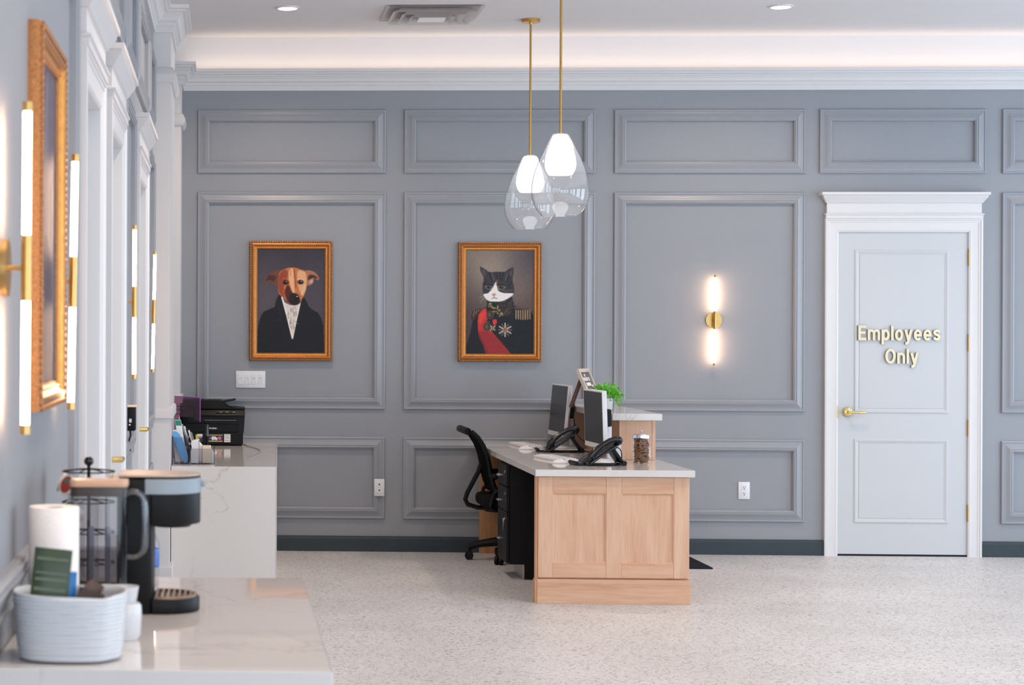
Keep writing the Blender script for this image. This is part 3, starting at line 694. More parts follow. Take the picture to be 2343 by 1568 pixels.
def streaky_portrait():
    p = Painter(90, 140, (0, 0, 100, 150)); p.im[:] = (92, 82, 94)
    for i in range(60):
        x = p.rng.random() * 100; p.line([(x, p.rng.random() * 60), (x + p.rng.normal(0, 4), 60 + p.rng.random() * 90)], 1.4 + 2 * p.rng.random(), tuple(np.array((92, 82, 94)) + p.rng.normal(0, 20)), 0.5)
    p.poly([(20, 150), (25, 95), (40, 80), (60, 80), (78, 95), (82, 150)], (52, 48, 60), 3, 0.8); p.ell(50, 60, 14, 19, (122, 104, 104), 0.5, 0.7)
    p.grain(4); return p.im

FR = [(0, 0), (0, 0.020), (0.003, 0.028), (0.010, 0.031), (0.013, 0.028), (0.016, 0.030), (0.026, 0.032), (0.030, 0.030), (0.032, 0.026), (0.040, 0.020), (0.042, 0.022), (0.046, 0.022), (0.049, 0.016), (0.054, 0.015), (0.055, 0.010)]
def picture(name, label, loc, rotz, W, H, art, group, sc=1.0):
    t = thing(name, label, 'picture', loc, rotz, group)
    cs = [(-W / 2, 0, 1, 1), (W / 2, 0, -1, 1), (W / 2, H, -1, -1), (-W / 2, H, 1, -1)]
    for i in range(4):
        a, b_ = cs[i], cs[(i + 1) % 4]; b = MB(); kk = len(FR); vs = []
        for c in (a, b_):
            for w, d in FR: vs.append((c[0] + c[2] * w, -d, c[1] + c[3] * w))
        _, fs = b.faces(vs, [(q, q + 1, kk + q + 1, kk + q) for q in range(kk - 1)])
        for q, f in enumerate(fs): f.material_index = 1 if q in (7, 8, 9, 10, 11) else 0
        # carved beads along the outer edge
        L = math.hypot(b_[0] - a[0], b_[1] - a[1]); nb = int(L / 0.017); dx, dz = (b_[0] - a[0]) / L, (b_[1] - a[1]) / L
        for q in range(nb):
            s = 0.010 + (L - 0.020) * (q + 0.5) / nb; cx, cz = a[0] + dx * s, a[1] + dz * s
            b.sphere((cx + (-dz) * 0.006, -0.0295, cz + dx * 0.006), 0.0062, sx=1.0 if dz else 1.25, sz=1.25 if dz else 1.0, sy=0.9, u=6, v=4)
        obj('frame_rail', b, [GOLD, GOLDB], t, angle=30)
    obj('backing_board', MB().box(-W / 2 + 0.01, W / 2 - 0.01, -0.006, -0.001, 0.01, H - 0.01), BLACKM, t)
    cv = paint_canvas('canvas', W - 0.104, H - 0.104, art, t, PAINT); cv.location = (0, -0.0095, 0.052)
    return t
picture('picture_frame', 'gilt-framed portrait of a tan dog in a black coat and white cravat', (0.439, YB, 1.314), 0, 0.573, 0.829, dog_portrait(), 'gilt framed pet portraits')
picture('picture_frame', 'gilt-framed portrait of a tabby cat in a uniform with a red sash', (1.873, YB, 1.315), 0, 0.571, 0.822, cat_portrait(), 'gilt framed pet portraits')
picture('picture_frame', 'gilt-framed dark picture seen edge-on between two lit wall lamps', (XL, 4.42, 1.342), PI / 2, 0.62, 0.825, streaky_portrait(), 'gilt framed pet portraits')

# ================================================================== WALL LAMPS
def make_sconce():
    t = thing('wall_sconce', '', 'wall lamp')
    obj('backplate', MB().cyl((0, 0, 0), (0, -0.012, 0), 0.0545, n=36), BRASS, t)
    obj('arm', MB().cyl((0, -0.012, 0), (0, -0.040, 0), 0.005, n=12), BRASS, t)
    obj('sleeve', MB().cyl((0, -0.045, -0.062), (0, -0.045, 0.062), 0.0098, n=18), BRASS, t)
    for s in (1, -1):
        obj('light_tube', MB().cyl((0, -0.045, s * 0.062), (0, -0.045, s * 0.292), 0.0078, n=14), TUBE, t)
        obj('end_cap', MB().cyl((0, -0.045, s * 0.292), (0, -0.045, s * 0.310), 0.0098, n=16), BRASS, t)
    return t
sc0 = make_sconce(); GS = 'brass tube wall lamps'
sc0.location = (3.329, YB, 1.606); sc0.rotation_euler = (0, 0.010, 0); sc0['group'] = GS
sc0['label'] = 'brass wall lamp with two glowing tubes alone in a panel of the far wall'
for y, z, lean, lab in ((3.655, 1.630, 0.004, 'glowing brass wall lamp nearest the camera, left of the gilt frame'), (4.768, 1.633, 0.014, 'glowing brass wall lamp between the gilt frame and the first white door'),
                        (7.93, 1.632, 0.0, 'glowing brass wall lamp above the small black wall device'), (10.04, 1.615, 0.016, 'glowing brass wall lamp beside the white pilaster')):
    dup(sc0, (XL, y, z), (lean, 0, PI / 2), lab, GS)

# ================================================================== CEILING FITTINGS
def make_can():
    t = thing('recessed_light', '', 'ceiling light')
    obj('trim_ring', MB().lathe([(0.0, 0), (0.075, 0), (0.074, -0.006), (0.060, -0.009), (0.058, -0.004), (0.0, -0.004)], n=36), WHITE, t)
    obj('lens', MB().cyl((0, 0, -0.0045), (0, 0, -0.010), 0.056, n=32), CANL, t)
    return t
can0 = make_can(); can0.location = (CANS[0][0], CANS[0][1], ZC); can0['label'] = 'round recessed ceiling light left of the air vent'; can0['group'] = 'recessed ceiling lights'
dup(can0, (CANS[1][0], CANS[1][1], ZC), None, 'round recessed ceiling light right of the glass pendants', 'recessed ceiling lights')

v = thing('air_vent', 'square white metal ceiling vent with nested louvres', 'vent', (1.29, 12.605, ZC))
obj('backing', MB().box(-0.28, 0.28, -0.28, 0.28, -0.006, -0.001), ALUD, v)
def ring(h0, h1, z0, z1, mt, nm):
    b = MB(); vs = []
    for h, z in ((h0, z0), (h1, z1)): vs += [(-h, -h, z), (h, -h, z), (h, h, z), (-h, h, z)]
    fs = [(i, (i + 1) % 4, 4 + (i + 1) % 4, 4 + i) for i in range(4)]; b.faces(vs, fs)
    bmesh.ops.solidify(b.bm, geom=b.bm.faces[:], thickness=0.002)
    return obj(nm, b, mt, v, smooth=False)
ring(0.306, 0.270, -0.010, -0.004, ALU, 'flange')
ring(0.262, 0.210, -0.040, -0.008, ALU, 'louvre'); ring(0.200, 0.150, -0.046, -0.010, ALU, 'louvre'); ring(0.140, 0.090, -0.052, -0.012, ALU, 'louvre')
obj('centre_plate', MB().box(-0.085, 0.085, -0.085, 0.085, -0.050, -0.046), ALU, v)

def make_pendant():
    t = thing('pendant_lamp', '', 'pendant light')
    obj('canopy', MB().cyl((0, 0, 0), (0, 0, -0.020), 0.060, n=36).cyl((0, 0, -0.020), (0, 0, -0.034), 0.011, 0.009, n=14), BRASSROD, t)
    obj('rod', MB().cyl((0, 0, -0.03), (0, 0, -0.895), 0.0072, n=14), BRASSROD, t)
    top = -0.885
    outer = [(0.0, 0), (0.040, 0.0), (0.048, -0.006), (0.060, -0.028), (0.086, -0.082), (0.118, -0.145), (0.143, -0.205), (0.157, -0.255), (0.164, -0.300), (0.1665, -0.335), (0.163, -0.372),
             (0.153, -0.408), (0.136, -0.440), (0.118, -0.463), (0.108, -0.476)]
    obj('glass_shade', MB().lathe([(r, z + top) for r, z in outer], n=64), PGLASS, t, angle=60)
    inner = [(0.0, -0.007), (0.036, -0.007), (0.044, -0.014), (0.058, -0.050), (0.074, -0.096), (0.085, -0.140), (0.089, -0.172), (0.087, -0.196), (0.078, -0.222), (0.066, -0.240), (0.0, -0.241)]
    obj('opal_diffuser', MB().lathe([(r, z + top) for r, z in inner], n=48), OPAL, t, angle=60)
    obj('rim', MB().lathe([(0.107, top - 0.474), (0.1095, top - 0.474), (0.1095, top - 0.4775), (0.107, top - 0.4775), (0.107, top - 0.474)], n=64), GLASS, t)
    return t
p0 = make_pendant(); p0.location = (1.925, 11.50, ZC); p0['label'] = 'teardrop clear glass pendant with white inner shade, the nearer larger-looking one'; p0['group'] = 'glass pendant lamps'
dup(p0, (1.964, 12.90, ZC), None, 'teardrop clear glass pendant partly hidden behind the other pendant, round brass canopy in view', 'glass pendant lamps')

# ================================================================== SWITCHES, OUTLETS, DEVICE
t = thing('switch_plate', 'white four-gang switch plate under the dog portrait', 'light switch', (0.163, YB, 1.126))
obj('plate', MB().box(-0.102, 0.102, -0.007, 0, 0, 0.117, 0.003, 2), WPLAST, t)
for i in range(4):
    x = -0.069 + 0.046 * i
    r_ = obj('rocker', MB().box(x - 0.0165, x + 0.0165, -0.0095, -0.006, 0.026, 0.092, 0.0012), WPLAST, t)
    obj('slider', MB().box(x + 0.008, x + 0.012, -0.013, -0.009, 0.034, 0.070, 0.001), WPLAST, r_); obj('indicator', MB().box(x - 0.010, x + 0.004, -0.0102, -0.0094, 0.066, 0.069), GREYP, r_)
def outlet(label, x, z, sx, holes, dy=0.0):
    t = thing('wall_outlet', label, 'outlet', (x, YB + dy, z), 0, 'white wall outlets')
    obj('plate', MB().box(-sx / 2, sx / 2, -0.007, 0, 0, 0.118, 0.003, 2), WPLAST, t)
    for c in (0.039, 0.079):
        s = obj('socket', MB().prism(rrect(-0.0165, 0.0165, c - 0.016, c + 0.016, 0.006), -0.0092, -0.006, 'Y'), WPLAST, t)
        b = MB()
        if holes == 3:
            b.box(-0.0075, -0.0045, -0.0098, -0.009, c - 0.003, c + 0.008).box(0.0045, 0.0075, -0.0098, -0.009, c - 0.002, c + 0.007).cyl((0.0, -0.009, c - 0.009), (0.0, -0.0098, c - 0.009), 0.0035, n=10)
        else: b.prism([(-0.007, c + 0.006), (0.007, c + 0.006), (0.0, c - 0.008)], -0.0098, -0.009, 'Y')
        obj('slot', b, BLACKP, s)
outlet('white wall outlet set into the panel moulding between the two counters', 1.051, 0.385, 0.070, 1, -0.0265)
outlet('white wall outlet low in the panel left of the white door', 3.539, 0.381, 0.078, 3)

t = thing('wall_device', 'small black device with a cord on the left wall under a lamp', 'device', (XL, 8.1, 1.105))
obj('housing', MB().box(0, 0.044, -0.055, 0.055, 0, 0.098, 0.004, 2), BLACKP, t)
obj('cover', MB().box(-0.0, 0.050, -0.058, 0.058, 0.098, 0.103), IVORY, t)  # ivory top paints in the sconce's light on the black housing
obj('slot', MB().box(0.020, 0.030, -0.0565, -0.054, 0.035, 0.050), WPLAST, t); obj('lamp', MB().sphere((0.022, -0.055, 0.025), 0.004), WPLAST, t)
obj('cord', MB().tube([(0.022, 0, 0.0), (0.024, -0.01, -0.02), (0.016, -0.005, -0.05), (0.022, 0.0, -0.085)], 0.004), CABLE, t)

# ================================================================== RECEPTION DESK
D = thing('reception_desk', 'pale maple reception desk with quartz tops and raised ledge', 'desk', (2.16, 12.4, 0))
DK = dict(parent=D, abs_=True)
obj('worktop', MB().box(1.723, 2.605, 11.08, 13.635, 0.712, 0.750, 0.002), QUARTZ, **DK)
obj('transaction_top', MB().box(2.307, 2.602, 11.90, 13.635, 0.992, 1.032, 0.002), QUARTZ, **DK)
obj('end_board', MB().box(1.731, 2.580, 11.138, 11.165, 0.0, 0.710), MAPLEZ, **DK)
for x0, x1 in ((1.745, 1.826), (2.123, 2.208), (2.498, 2.583)): obj('stile', MB().box(x0, x1, 11.118, 11.138, 0.143, 0.708, 0.0012), MAPLEZ, **DK)
for x0, x1 in ((1.8265, 2.1225), (2.2085, 2.4975)):
    for z0, z1 in ((0.617, 0.708), (0.143, 0.226)): obj('rail', MB().box(x0, x1, 11.1185, 11.138, z0, z1, 0.0012), MAPLEX, **DK)
    p = obj('panel', MB().box(x0, x1, 11.129, 11.138, 0.226, 0.617), MAPLEZ, **DK)
    obj('bead', MB().frame(x0, x1, 0.226, 0.617, [(0, 0.0), (0, 0.0085), (0.004, 0.0075), (0.008, 0.002), (0.010, 0.0)], 11.129, -1), MAPLEZ, p, abs_=True)
obj('plinth', MB().box(1.737, 2.588, 11.098, 11.165, 0.0, 0.135, 0.0015), MAPLEX, **DK)
obj('side_panel', MB().box(1.726, 1.7365, 11.102, 11.165, 0.0, 0.135).box(1.731, 1.744, 11.123, 11.138, 0.135, 0.710), MAPLEY, **DK)
obj('knee_wall', MB().box(2.38, 2.575, 11.165, 13.62, 0.0, 0.711).box(2.365, 2.577, 12.0, 13.62, 0.751, 0.991), MAPLEY, **DK)
obj('ledge_end_panel', MB().box(2.366, 2.560, 11.985, 12.0, 0.751, 0.991), MAPLEZ, **DK); obj('corner_post', MB().box(2.5605, 2.580, 11.982, 12.01, 0.751, 0.991), MAPLEZ, **DK)
obj('far_end_panel', MB().box(1.733, 2.379, 13.585, 13.61, 0.0, 0.711), MAPLEY, **DK)

t = thing('drawer_unit', 'black under-desk drawer unit with chrome pulls', 'cabinet', (2.0, 12.355, 0))
K = dict(parent=t, abs_=True)
obj('body', MB().box(1.737, 2.30, 12.165, 12.545, 0.092, 0.704).box(1.826, 2.30, 12.165, 12.545, 0, 0.092), BLACKM, **K)
obj('kick_plate', MB().box(1.820, 1.826, 12.163, 12.547, 0.002, 0.091), STEEL, **K)
for z0, z1, hz in ((0.569, 0.698, 0.630), (0.415, 0.563, 0.475), (0.100, 0.410, 0.238)):
    d = obj('drawer', MB().box(1.716, 1.7345, 12.163, 12.547, z0, z1, 0.002), BLACKM, **K)
    obj('pull', MB().tube([(1.716, 12.315, hz), (1.692, 12.315, hz), (1.686, 12.325, hz), (1.686, 12.395, hz), (1.692, 12.405, hz), (1.716, 12.405, hz)], 0.0045, 8), CHROME, d, abs_=True)
    obj('lock', MB().cyl((1.717, 12.225, z1 - 0.042), (1.711, 12.225, z1 - 0.042), 0.010, n=14), CHROME, d, abs_=True)
kr = MB(); kr.tube([(1.706, 12.225 + 0.014 * math.cos(a), 0.352 + 0.014 * math.sin(a)) for a in np.linspace(0, 2 * PI, 15)[:-1]], 0.0018, 6, closed=True)
kr.box(1.704, 1.707, 12.218, 12.232, 0.318, 0.337, 0.001).box(1.704, 1.706, 12.223, 12.227, 0.296, 0.318).box(1.700, 1.712, 12.223, 12.227, 0.362, 0.371)
tag(obj('key_ring', kr, CHROME), 'small key ring hanging from the bottom drawer lock', 'keys')

# ------------------------------------------------------------------ office chair
t = thing('office_chair', 'black mesh-back swivel chair pushed up to the desk', 'chair', (1.90, 13.17, 0))
CY = 13.17
prof = [(1.585, 0.868), (1.605, 0.852), (1.630, 0.828), (1.664, 0.775), (1.690, 0.710), (1.706, 0.640), (1.713, 0.590), (1.728, 0.530), (1.752, 0.470)]
b = MB(); ny = 9; vs = []
for i, (x, z) in enumerate(prof):
    hw = 0.205 + 0.022 * math.sin(PI * i / (len(prof) - 1))
    for j in range(ny):
        q = -1 + 2 * j / (ny - 1); vs.append((x - 0.018 + 0.022 * (1 - q * q) * -1 + 0.02, CY + q * hw, z))
fs = [(i * ny + j, i * ny + j + 1, (i + 1) * ny + j + 1, (i + 1) * ny + j) for i in range(len(prof) - 1) for j in range(ny - 1)]
b.faces(vs, fs); bmesh.ops.solidify(b.bm, geom=b.bm.faces[:], thickness=0.036)
back = obj('backrest', b, MESHF, t, angle=50, abs_=True)
obj('top_rail', MB().tube([(1.578, CY - 0.20, 0.866), (1.560, CY - 0.10, 0.872), (1.556, CY, 0.874), (1.560, CY + 0.10, 0.872), (1.578, CY + 0.20, 0.866)], 0.024, 10), BLACKP, back, abs_=True)
obj('side_rail', MB().tube([(x + 0.012, CY - 0.222, z) for x, z in prof], 0.014, 8), BLACKP, back, abs_=True)
obj('side_rail', MB().tube([(x + 0.012, CY + 0.222, z) for x, z in prof], 0.014, 8), BLACKP, back, abs_=True)
obj('spine', MB().tube([(1.688, CY, 0.640), (1.672, CY, 0.590), (1.630, CY, 0.510), (1.598, CY, 0.448), (1.585, CY, 0.405), (1.602, CY, 0.372), (1.665, CY, 0.352), (1.78, CY, 0.346)], 0.036, 10, upv=(0, 1, 0), flat=0.42), BLACKP, t, abs_=True)
b = MB().prism(rrect(1.672, 2.13, CY - 0.235, CY + 0.235, 0.08), 0.365, 0.445, 'Z', 0.03, 3); obj('seat', b, MESHF, t, abs_=True, angle=60)
obj('seat_pan', MB().prism(rrect(1.70, 2.08, CY - 0.20, CY + 0.20, 0.06), 0.338, 0.364, 'Z', 0.006), BLACKP, t, abs_=True)
for s in (-1, 1):
    a = obj('armrest', MB().prism(rrect(1.715, 1.93, CY + s * 0.255 - 0.03, CY + s * 0.255 + 0.03, 0.028), 0.560, 0.592, 'Z', 0.010), BLACKP, t, abs_=True, angle=60)
    obj('arm_support', MB().tube([(1.88, CY + s * 0.255, 0.562), (1.80, CY + s * 0.262, 0.520), (1.74, CY + s * 0.262, 0.460), (1.72, CY + s * 0.24, 0.385), (1.76, CY + s * 0.18, 0.350)], 0.022, 8, upv=(0, 1, 0), flat=0.6), BLACKP, a, abs_=True)
obj('gas_lift', MB().cyl((1.90, CY, 0.13), (1.90, CY, 0.26), 0.032, n=18).cyl((1.90, CY, 0.26), (1.90, CY, 0.342), 0.020, n=14), BLACKP, t, abs_=True)
hub = obj('hub', MB().lathe([(0, 0.15), (0.045, 0.148), (0.056, 0.12), (0.052, 0.075), (0, 0.072)], (1.90, CY, 0), 24), BLACKP, t, abs_=True)
obj('lift_lever', MB().tube([(1.86, CY - 0.05, 0.345), (1.82, CY - 0.24, 0.335)], 0.007, 8), BLACKP, t, abs_=True)
for q in range(5):
    a = math.radians(172 + 72 * q); ca, sa = math.cos(a), math.sin(a)
    def P3(r, z): return (1.90 + r * ca, CY + r * sa, z)
    lg = obj('leg', MB().tube([P3(0.03, 0.125), P3(0.12, 0.122), P3(0.21, 0.108), P3(0.29, 0.083)], [0.034, 0.030, 0.025, 0.020], 8, upv=(0, 0, 1), flat=1.0), BLACKP, t, abs_=True)
    c = MB()
    for w in (-1, 1):
        o = Vector((-sa, ca, 0)) * 0.015 * w; cc = Vector(P3(0.285, 0.029)); c.cyl(cc + o * 0.45, cc + o * 1.6, 0.0285, n=18)
    c.cyl(P3(0.285, 0.03), P3(0.285, 0.075), 0.008, n=8)
    obj('caster', c, BLACKP, lg, abs_=True)

# ------------------------------------------------------------------ monitors
def monitor(label, far, near, tilt):
    """far / near = (x, y) of the two screen edges in plan; the screen faces the chair side (-X)."""
    f, n = Vector((*far, 0)), Vector((*near, 0)); c = (f + n) / 2; h = (n - f); w = h.length; ang = math.atan2(h.y, h.x)
    t = thing('monitor', label, 'monitor', (c.x, c.y, 0.750), ang, 'white desktop monitors')
    # local: x along the screen, y towards the back (chair side is -y)
    tl = Matrix.Translation((0, 0, 0.25)) @ Matrix.Rotation(tilt, 4, 'X')
    z0, z1 = -0.172, 0.172
    sh = obj('casing', MB().prism([(-w / 2, 0.0), (w / 2, 0.0), (w / 2, 0.018), (w / 2 - 0.06, 0.040), (-w / 2 + 0.06, 0.040), (-w / 2, 0.018)], z0, z1, 'Z', 0.003).xf(tl), WPLAST, t, angle=30)
    obj('screen', MB().box(-w / 2 + 0.010, w / 2 - 0.012, -0.0012, 0.001, z0 + 0.030, z1 - 0.008).xf(tl), SCREEN, sh)
    obj('power_button', MB().box(w / 2 - 0.06, w / 2 - 0.045, -0.0012, 0.001, z0 + 0.012, z0 + 0.016).xf(tl), GREYP, sh)
    bb = text_mb('viewline', 1, 0.02); bb.xf(tl @ Matrix.Translation((-0.03, -0.0006, z0 + 0.010)) @ Matrix.Diagonal((0.012, 0.03, 0.012, 1))); bb.bm.free()
    st = obj('stand', MB().box(-0.06, 0.10, 0.040, 0.088, -0.045, 0.058, 0.006).xf(tl), BLACKP, t)
    obj('neck', MB().box(-0.020, 0.020, 0.080, 0.106, 0.01, 0.27, 0.005), WPLAST, st)
    obj('foot', MB().prism(rrect(-0.12, 0.12, -0.02, 0.13, 0.05), 0.0, 0.012, 'Z', 0.003), WPLAST, st)
    return t
monitor('white monitor nearer the camera on the reception desk', (2.186, 12.16), (2.205, 11.66), math.radians(2.0))
monitor('white monitor at the far end of the reception desk', (2.192, 13.47), (2.216, 12.98), math.radians(-5.0))

# ------------------------------------------------------------------ desk phones
def make_phone():
    t = thing('desk_phone', '', 'phone')
    # local: +x runs from the user's edge up the slope to the raised end, the stand closes the triangle
    body = [(0.0, 0.006), (0.012, 0.0), (0.030, 0.004), (0.188, 0.118), (0.198, 0.128), (0.194, 0.142), (0.180, 0.144), (0.170, 0.138), (0.010, 0.030), (0.0, 0.018)]
    b = MB().prism([(x, z) for x, z in body], -0.085, 0.085, 'Y', 0.004); obj('base', b, BLACKG, t, angle=40)
    b = MB().tube([(0.008, -0.105, 0.028), (0.022, -0.105, 0.058), (0.050, -0.105, 0.092), (0.088, -0.105, 0.122), (0.128, -0.105, 0.146), (0.160, -0.105, 0.156), (0.186, -0.105, 0.152), (0.202, -0.105, 0.140)],
                  [0.012, 0.021, 0.018, 0.014, 0.014, 0.017, 0.021, 0.012], 10); hs = obj('handset', b, BLACKG, t, angle=60)
    obj('earpiece', MB().tube([(0.186, -0.105, 0.150), (0.180, -0.105, 0.128)], [0.021, 0.018], 12), BLACKP, hs); obj('mouthpiece', MB().tube([(0.024, -0.105, 0.054), (0.036, -0.105, 0.036)], [0.020, 0.018], 12), BLACKP, hs)
    obj('cradle', MB().prism([(0.02, 0.010), (0.19, 0.124), (0.186, 0.132), (0.015, 0.020)], -0.122, -0.086, 'Y', 0.003), BLACKG, t)
    kp = MB(); 
    for i in range(4):
        for j in range(3):
            q = 0.055 + 0.018 * i; kp.box(q - 0.006, q + 0.006, -0.02 + 0.022 * j - 0.008, -0.02 + 0.022 * j + 0.008, 0.0, 0.004)
    for v_ in kp.bm.verts: v_.co.z += 0.030 + (v_.co.x - 0.010) * 0.675
    obj('keypad', kp, GREYP, t)
    sc = MB().box(0.128, 0.168, -0.035, 0.065, 0.0, 0.003)
    for v_ in sc.bm.verts: v_.co.z += 0.030 + (v_.co.x - 0.010) * 0.675
    obj('display', sc, SCREEN, t)
    obj('stand', MB().prism([(0.150, 0.098), (0.166, 0.108), (0.232, 0.016), (0.236, 0.008), (0.222, 0.004), (0.216, 0.010)], -0.07, 0.07, 'Y', 0.002).box(-0.055, 0.240, -0.075, 0.075, 0.0, 0.007, 0.002).cyl((0.228, -0.078, 0.014), (0.228, 0.078, 0.014), 0.014, n=14).cyl((-0.050, -0.072, 0.014), (-0.050, 0.072, 0.014), 0.011, n=12), BLACKP, t)
    obj('cord', MB().tube([(-0.02, -0.10, 0.004), (-0.01, -0.118, 0.006), (0.010, -0.108, 0.030)], 0.002, 6), CABLE, t)
    return t
ph = make_phone(); ph.location = (2.055, 11.50, 0.7502); ph.rotation_euler = (0, 0, math.radians(6)); ph['group'] = 'black desk phones'
ph['label'] = 'black desk phone on a slanted stand near the treat jar'
dup(ph, (2.045, 12.76, 0.7502), (0, 0, math.radians(-4)), 'black desk phone on a slanted stand below the far monitor', 'black desk phones')
def curl(pts, r, lab): tag(obj('cable', MB().tube(smooth_line(pts), r, 6), CABLE), lab, 'cable')
def smooth_line(p, n=5):
    p = [np.array(q, float) for q in p]; p = [2 * p[0] - p[1]] + p + [2 * p[-1] - p[-2]]; out = []
    for i in range(1, len(p) - 2):
        a, b_, c, d = p[i - 1:i + 3]
        for t_ in np.linspace(0, 1, n, endpoint=False): out.append(tuple(0.5 * ((2 * b_) + (-a + c) * t_ + (2 * a - 5 * b_ + 4 * c - d) * t_ * t_ + (-a + 3 * b_ - 3 * c + d) * t_ ** 3)))
    out.append(tuple(p[-2])); return out
curl([(2.285, 13.05, 0.92), (2.29, 12.95, 0.84), (2.32, 12.6, 0.80), (2.34, 12.3, 0.83), (2.335, 12.15, 0.90)], 0.004, 'black cable hanging in a loop behind the far monitor')
curl([(2.290, 13.10, 0.95), (2.275, 13.0, 0.82), (2.315, 12.9, 0.756), (2.32, 12.6, 0.755), (2.33, 12.35, 0.757)], 0.004, 'black cable trailing along the worktop below the wooden ledge')
curl([(2.34, 12.55, 0.756), (2.33, 12.45, 0.84), (2.345, 12.3, 0.87), (2.34, 12.15, 0.82), (2.33, 12.1, 0.757)], 0.004, 'black cable arching up between the two monitors')
curl([(2.30, 11.86, 0.80), (2.315, 11.80, 0.835), (2.335, 11.78, 0.815), (2.33, 11.74, 0.77), (2.31, 11.70, 0.754)], 0.0035, 'black cable looping beside the nearer monitor and ledge end')
curl([(2.20, 11.35, 0.760), (2.235, 11.37, 0.775), (2.265, 11.40, 0.757), (2.235, 11.36, 0.757)], 0.0025, 'thin black cord tangled under the nearer phone')
t = thing('power_adapter', 'black plug adapter in a white outlet box behind the nearer monitor', 'adapter', (2.34, 11.962, 0.752))
obj('outlet_box', MB().box(-0.012, 0.024, -0.03, 0.03, 0.0, 0.115, 0.003), WPLAST, t); obj('plug_block', MB().box(-0.042, -0.0125, -0.028, 0.028, 0.052, 0.100, 0.004), BLACKP, t)

# ------------------------------------------------------------------ keyboards, mice, papers
def keyboard(lab, x, y, rz):
    t = thing('keyboard', lab, 'keyboard', (x, y, 0.7502), rz, 'white keyboards')
    b = MB().prism(rrect(-0.22, 0.22, -0.065, 0.065, 0.01), 0.0, 0.014, 'Z', 0.003); obj('tray', b, WPLAST, t)
    b = MB()
    for r in range(5):
        for c in range(15): b.box(-0.205 + c * 0.0275, -0.205 + c * 0.0275 + 0.022, -0.052 + r * 0.0215, -0.052 + r * 0.0215 + 0.017, 0.014, 0.019)
    o = obj('keys', b, PAPER, t, smooth=False); o['kind'] = 'stuff'
keyboard('white keyboard lying before the nearer monitor', 1.985, 11.97, math.radians(-79)); keyboard('white keyboard below the far monitor', 2.01, 13.36, math.radians(-84))
def mouse(lab, x, y, rz):
    t = thing('computer_mouse', lab, 'mouse', (x, y, 0.7502), rz, 'white computer mice')
    obj('shell', MB().sphere((0, 0, 0.0), 1, 0.052, 0.030, 0.024, 20, 12), WPLAST, t)
    o = t.children[0]; me = o.data
    for v_ in me.vertices: v_.co.z = max(v_.co.z, 0.0)
    obj('wheel', MB().cyl((0.026, -0.003, 0.0195), (0.026, 0.003, 0.0195), 0.006, n=12), GREYP, t)
mouse('white mouse below the left side of the nearer phone', 1.950, 11.62, math.radians(20)); mouse('white mouse beside the far phone', 1.958, 12.99, math.radians(10))
def sheet(lab, x, y, w, d, rz, z=0.7502, n=4):
    b = MB()
    for i in range(n): b.box(-w / 2 + 0.002 * i, w / 2 + 0.002 * i, -d / 2, d / 2, 0.0006 * i, 0.0006 * i + 0.0005)
    o = obj('paper_stack', b, PAPER, smooth=False); o.location = (x, y, z); o.rotation_euler = (0, 0, rz); tag(o, lab, 'paper')
sheet('white papers under the nearer phone', 2.195, 11.78, 0.16, 0.22, 0.3); sheet('white paper pad below the far monitor base', 2.275, 12.93, 0.10, 0.10, 0.1, n=10)

# ------------------------------------------------------------------ treat jar
t = thing('treat_jar', 'clear glass jar with chrome lid beside the wooden ledge end', 'jar', (2.437, 11.70, 0.7503))
obj('glass_body', MB().lathe([(0.0, 0.004), (0.045, 0.004), (0.049, 0.012), (0.049, 0.148), (0.051, 0.148), (0.052, 0.008), (0.047, 0.0), (0.0, 0.0)], n=40), GLASS, t)
ld = obj('lid', MB().lathe([(0.0, 0.172), (0.046, 0.171), (0.052, 0.166), (0.053, 0.149), (0.0, 0.149)], n=36), CHROME, t)
obj('knob', MB().lathe([(0.0, 0.194), (0.006, 0.193), (0.009, 0.187), (0.006, 0.180), (0.005, 0.172), (0.0, 0.172)], n=20), CHROME, ld)
b = MB(); vs = []
for i in range(8):
    a = math.radians(-62 + 7 * i) + 0.35; vs += [(0.0527 * math.cos(a), 0.0527 * math.sin(a), 0.035), (0.0527 * math.cos(a), 0.0527 * math.sin(a), 0.095)]
b.faces(vs, [(2 * i, 2 * i + 2, 2 * i + 3, 2 * i + 1) for i in range(7)]); bmesh.ops.solidify(b.bm, geom=b.bm.faces[:], thickness=0.0006)
obj('paper_label', b, PAPER, t)
rng = random.Random(5)
def treat_mesh():
    b = MB(); b.box(-0.009, 0.009, -0.004, 0.004, -0.004, 0.004, 0.002)
    b.sphere((-0.011, 0.004, 0), 0.0055, u=7, v=5).sphere((-0.011, -0.004, 0), 0.0055, u=7, v=5).sphere((0.011, 0.004, 0), 0.0055, u=7, v=5).sphere((0.011, -0.004, 0), 0.0055, u=7, v=5)
    return b
tr0 = obj('dog_treat', treat_mesh(), TREAT); tag(tr0, 'small brown bone-shaped treat inside the glass jar', 'treat', 'treats in the glass jar')
first = True
for lay in range(10):
    for rr, cnt in ((0.033, 8), (0.014, 3)):
        for q in range(cnt):
            a = 2 * PI * (q + 0.5 * (lay % 2)) / cnt + rng.uniform(-.2, .2)
            o = tr0 if first else tr0.copy()
            if not first: COL.objects.link(o)
            first = False
            o.location = (2.437 + rr * math.cos(a), 11.70 + rr * math.sin(a), 0.7503 + 0.015 + 0.0135 * lay + rng.uniform(-.002, .002))
            o.rotation_euler = (rng.uniform(-.7, .7), rng.uniform(-.7, .7), a + PI / 2 + rng.uniform(-.5, .5))

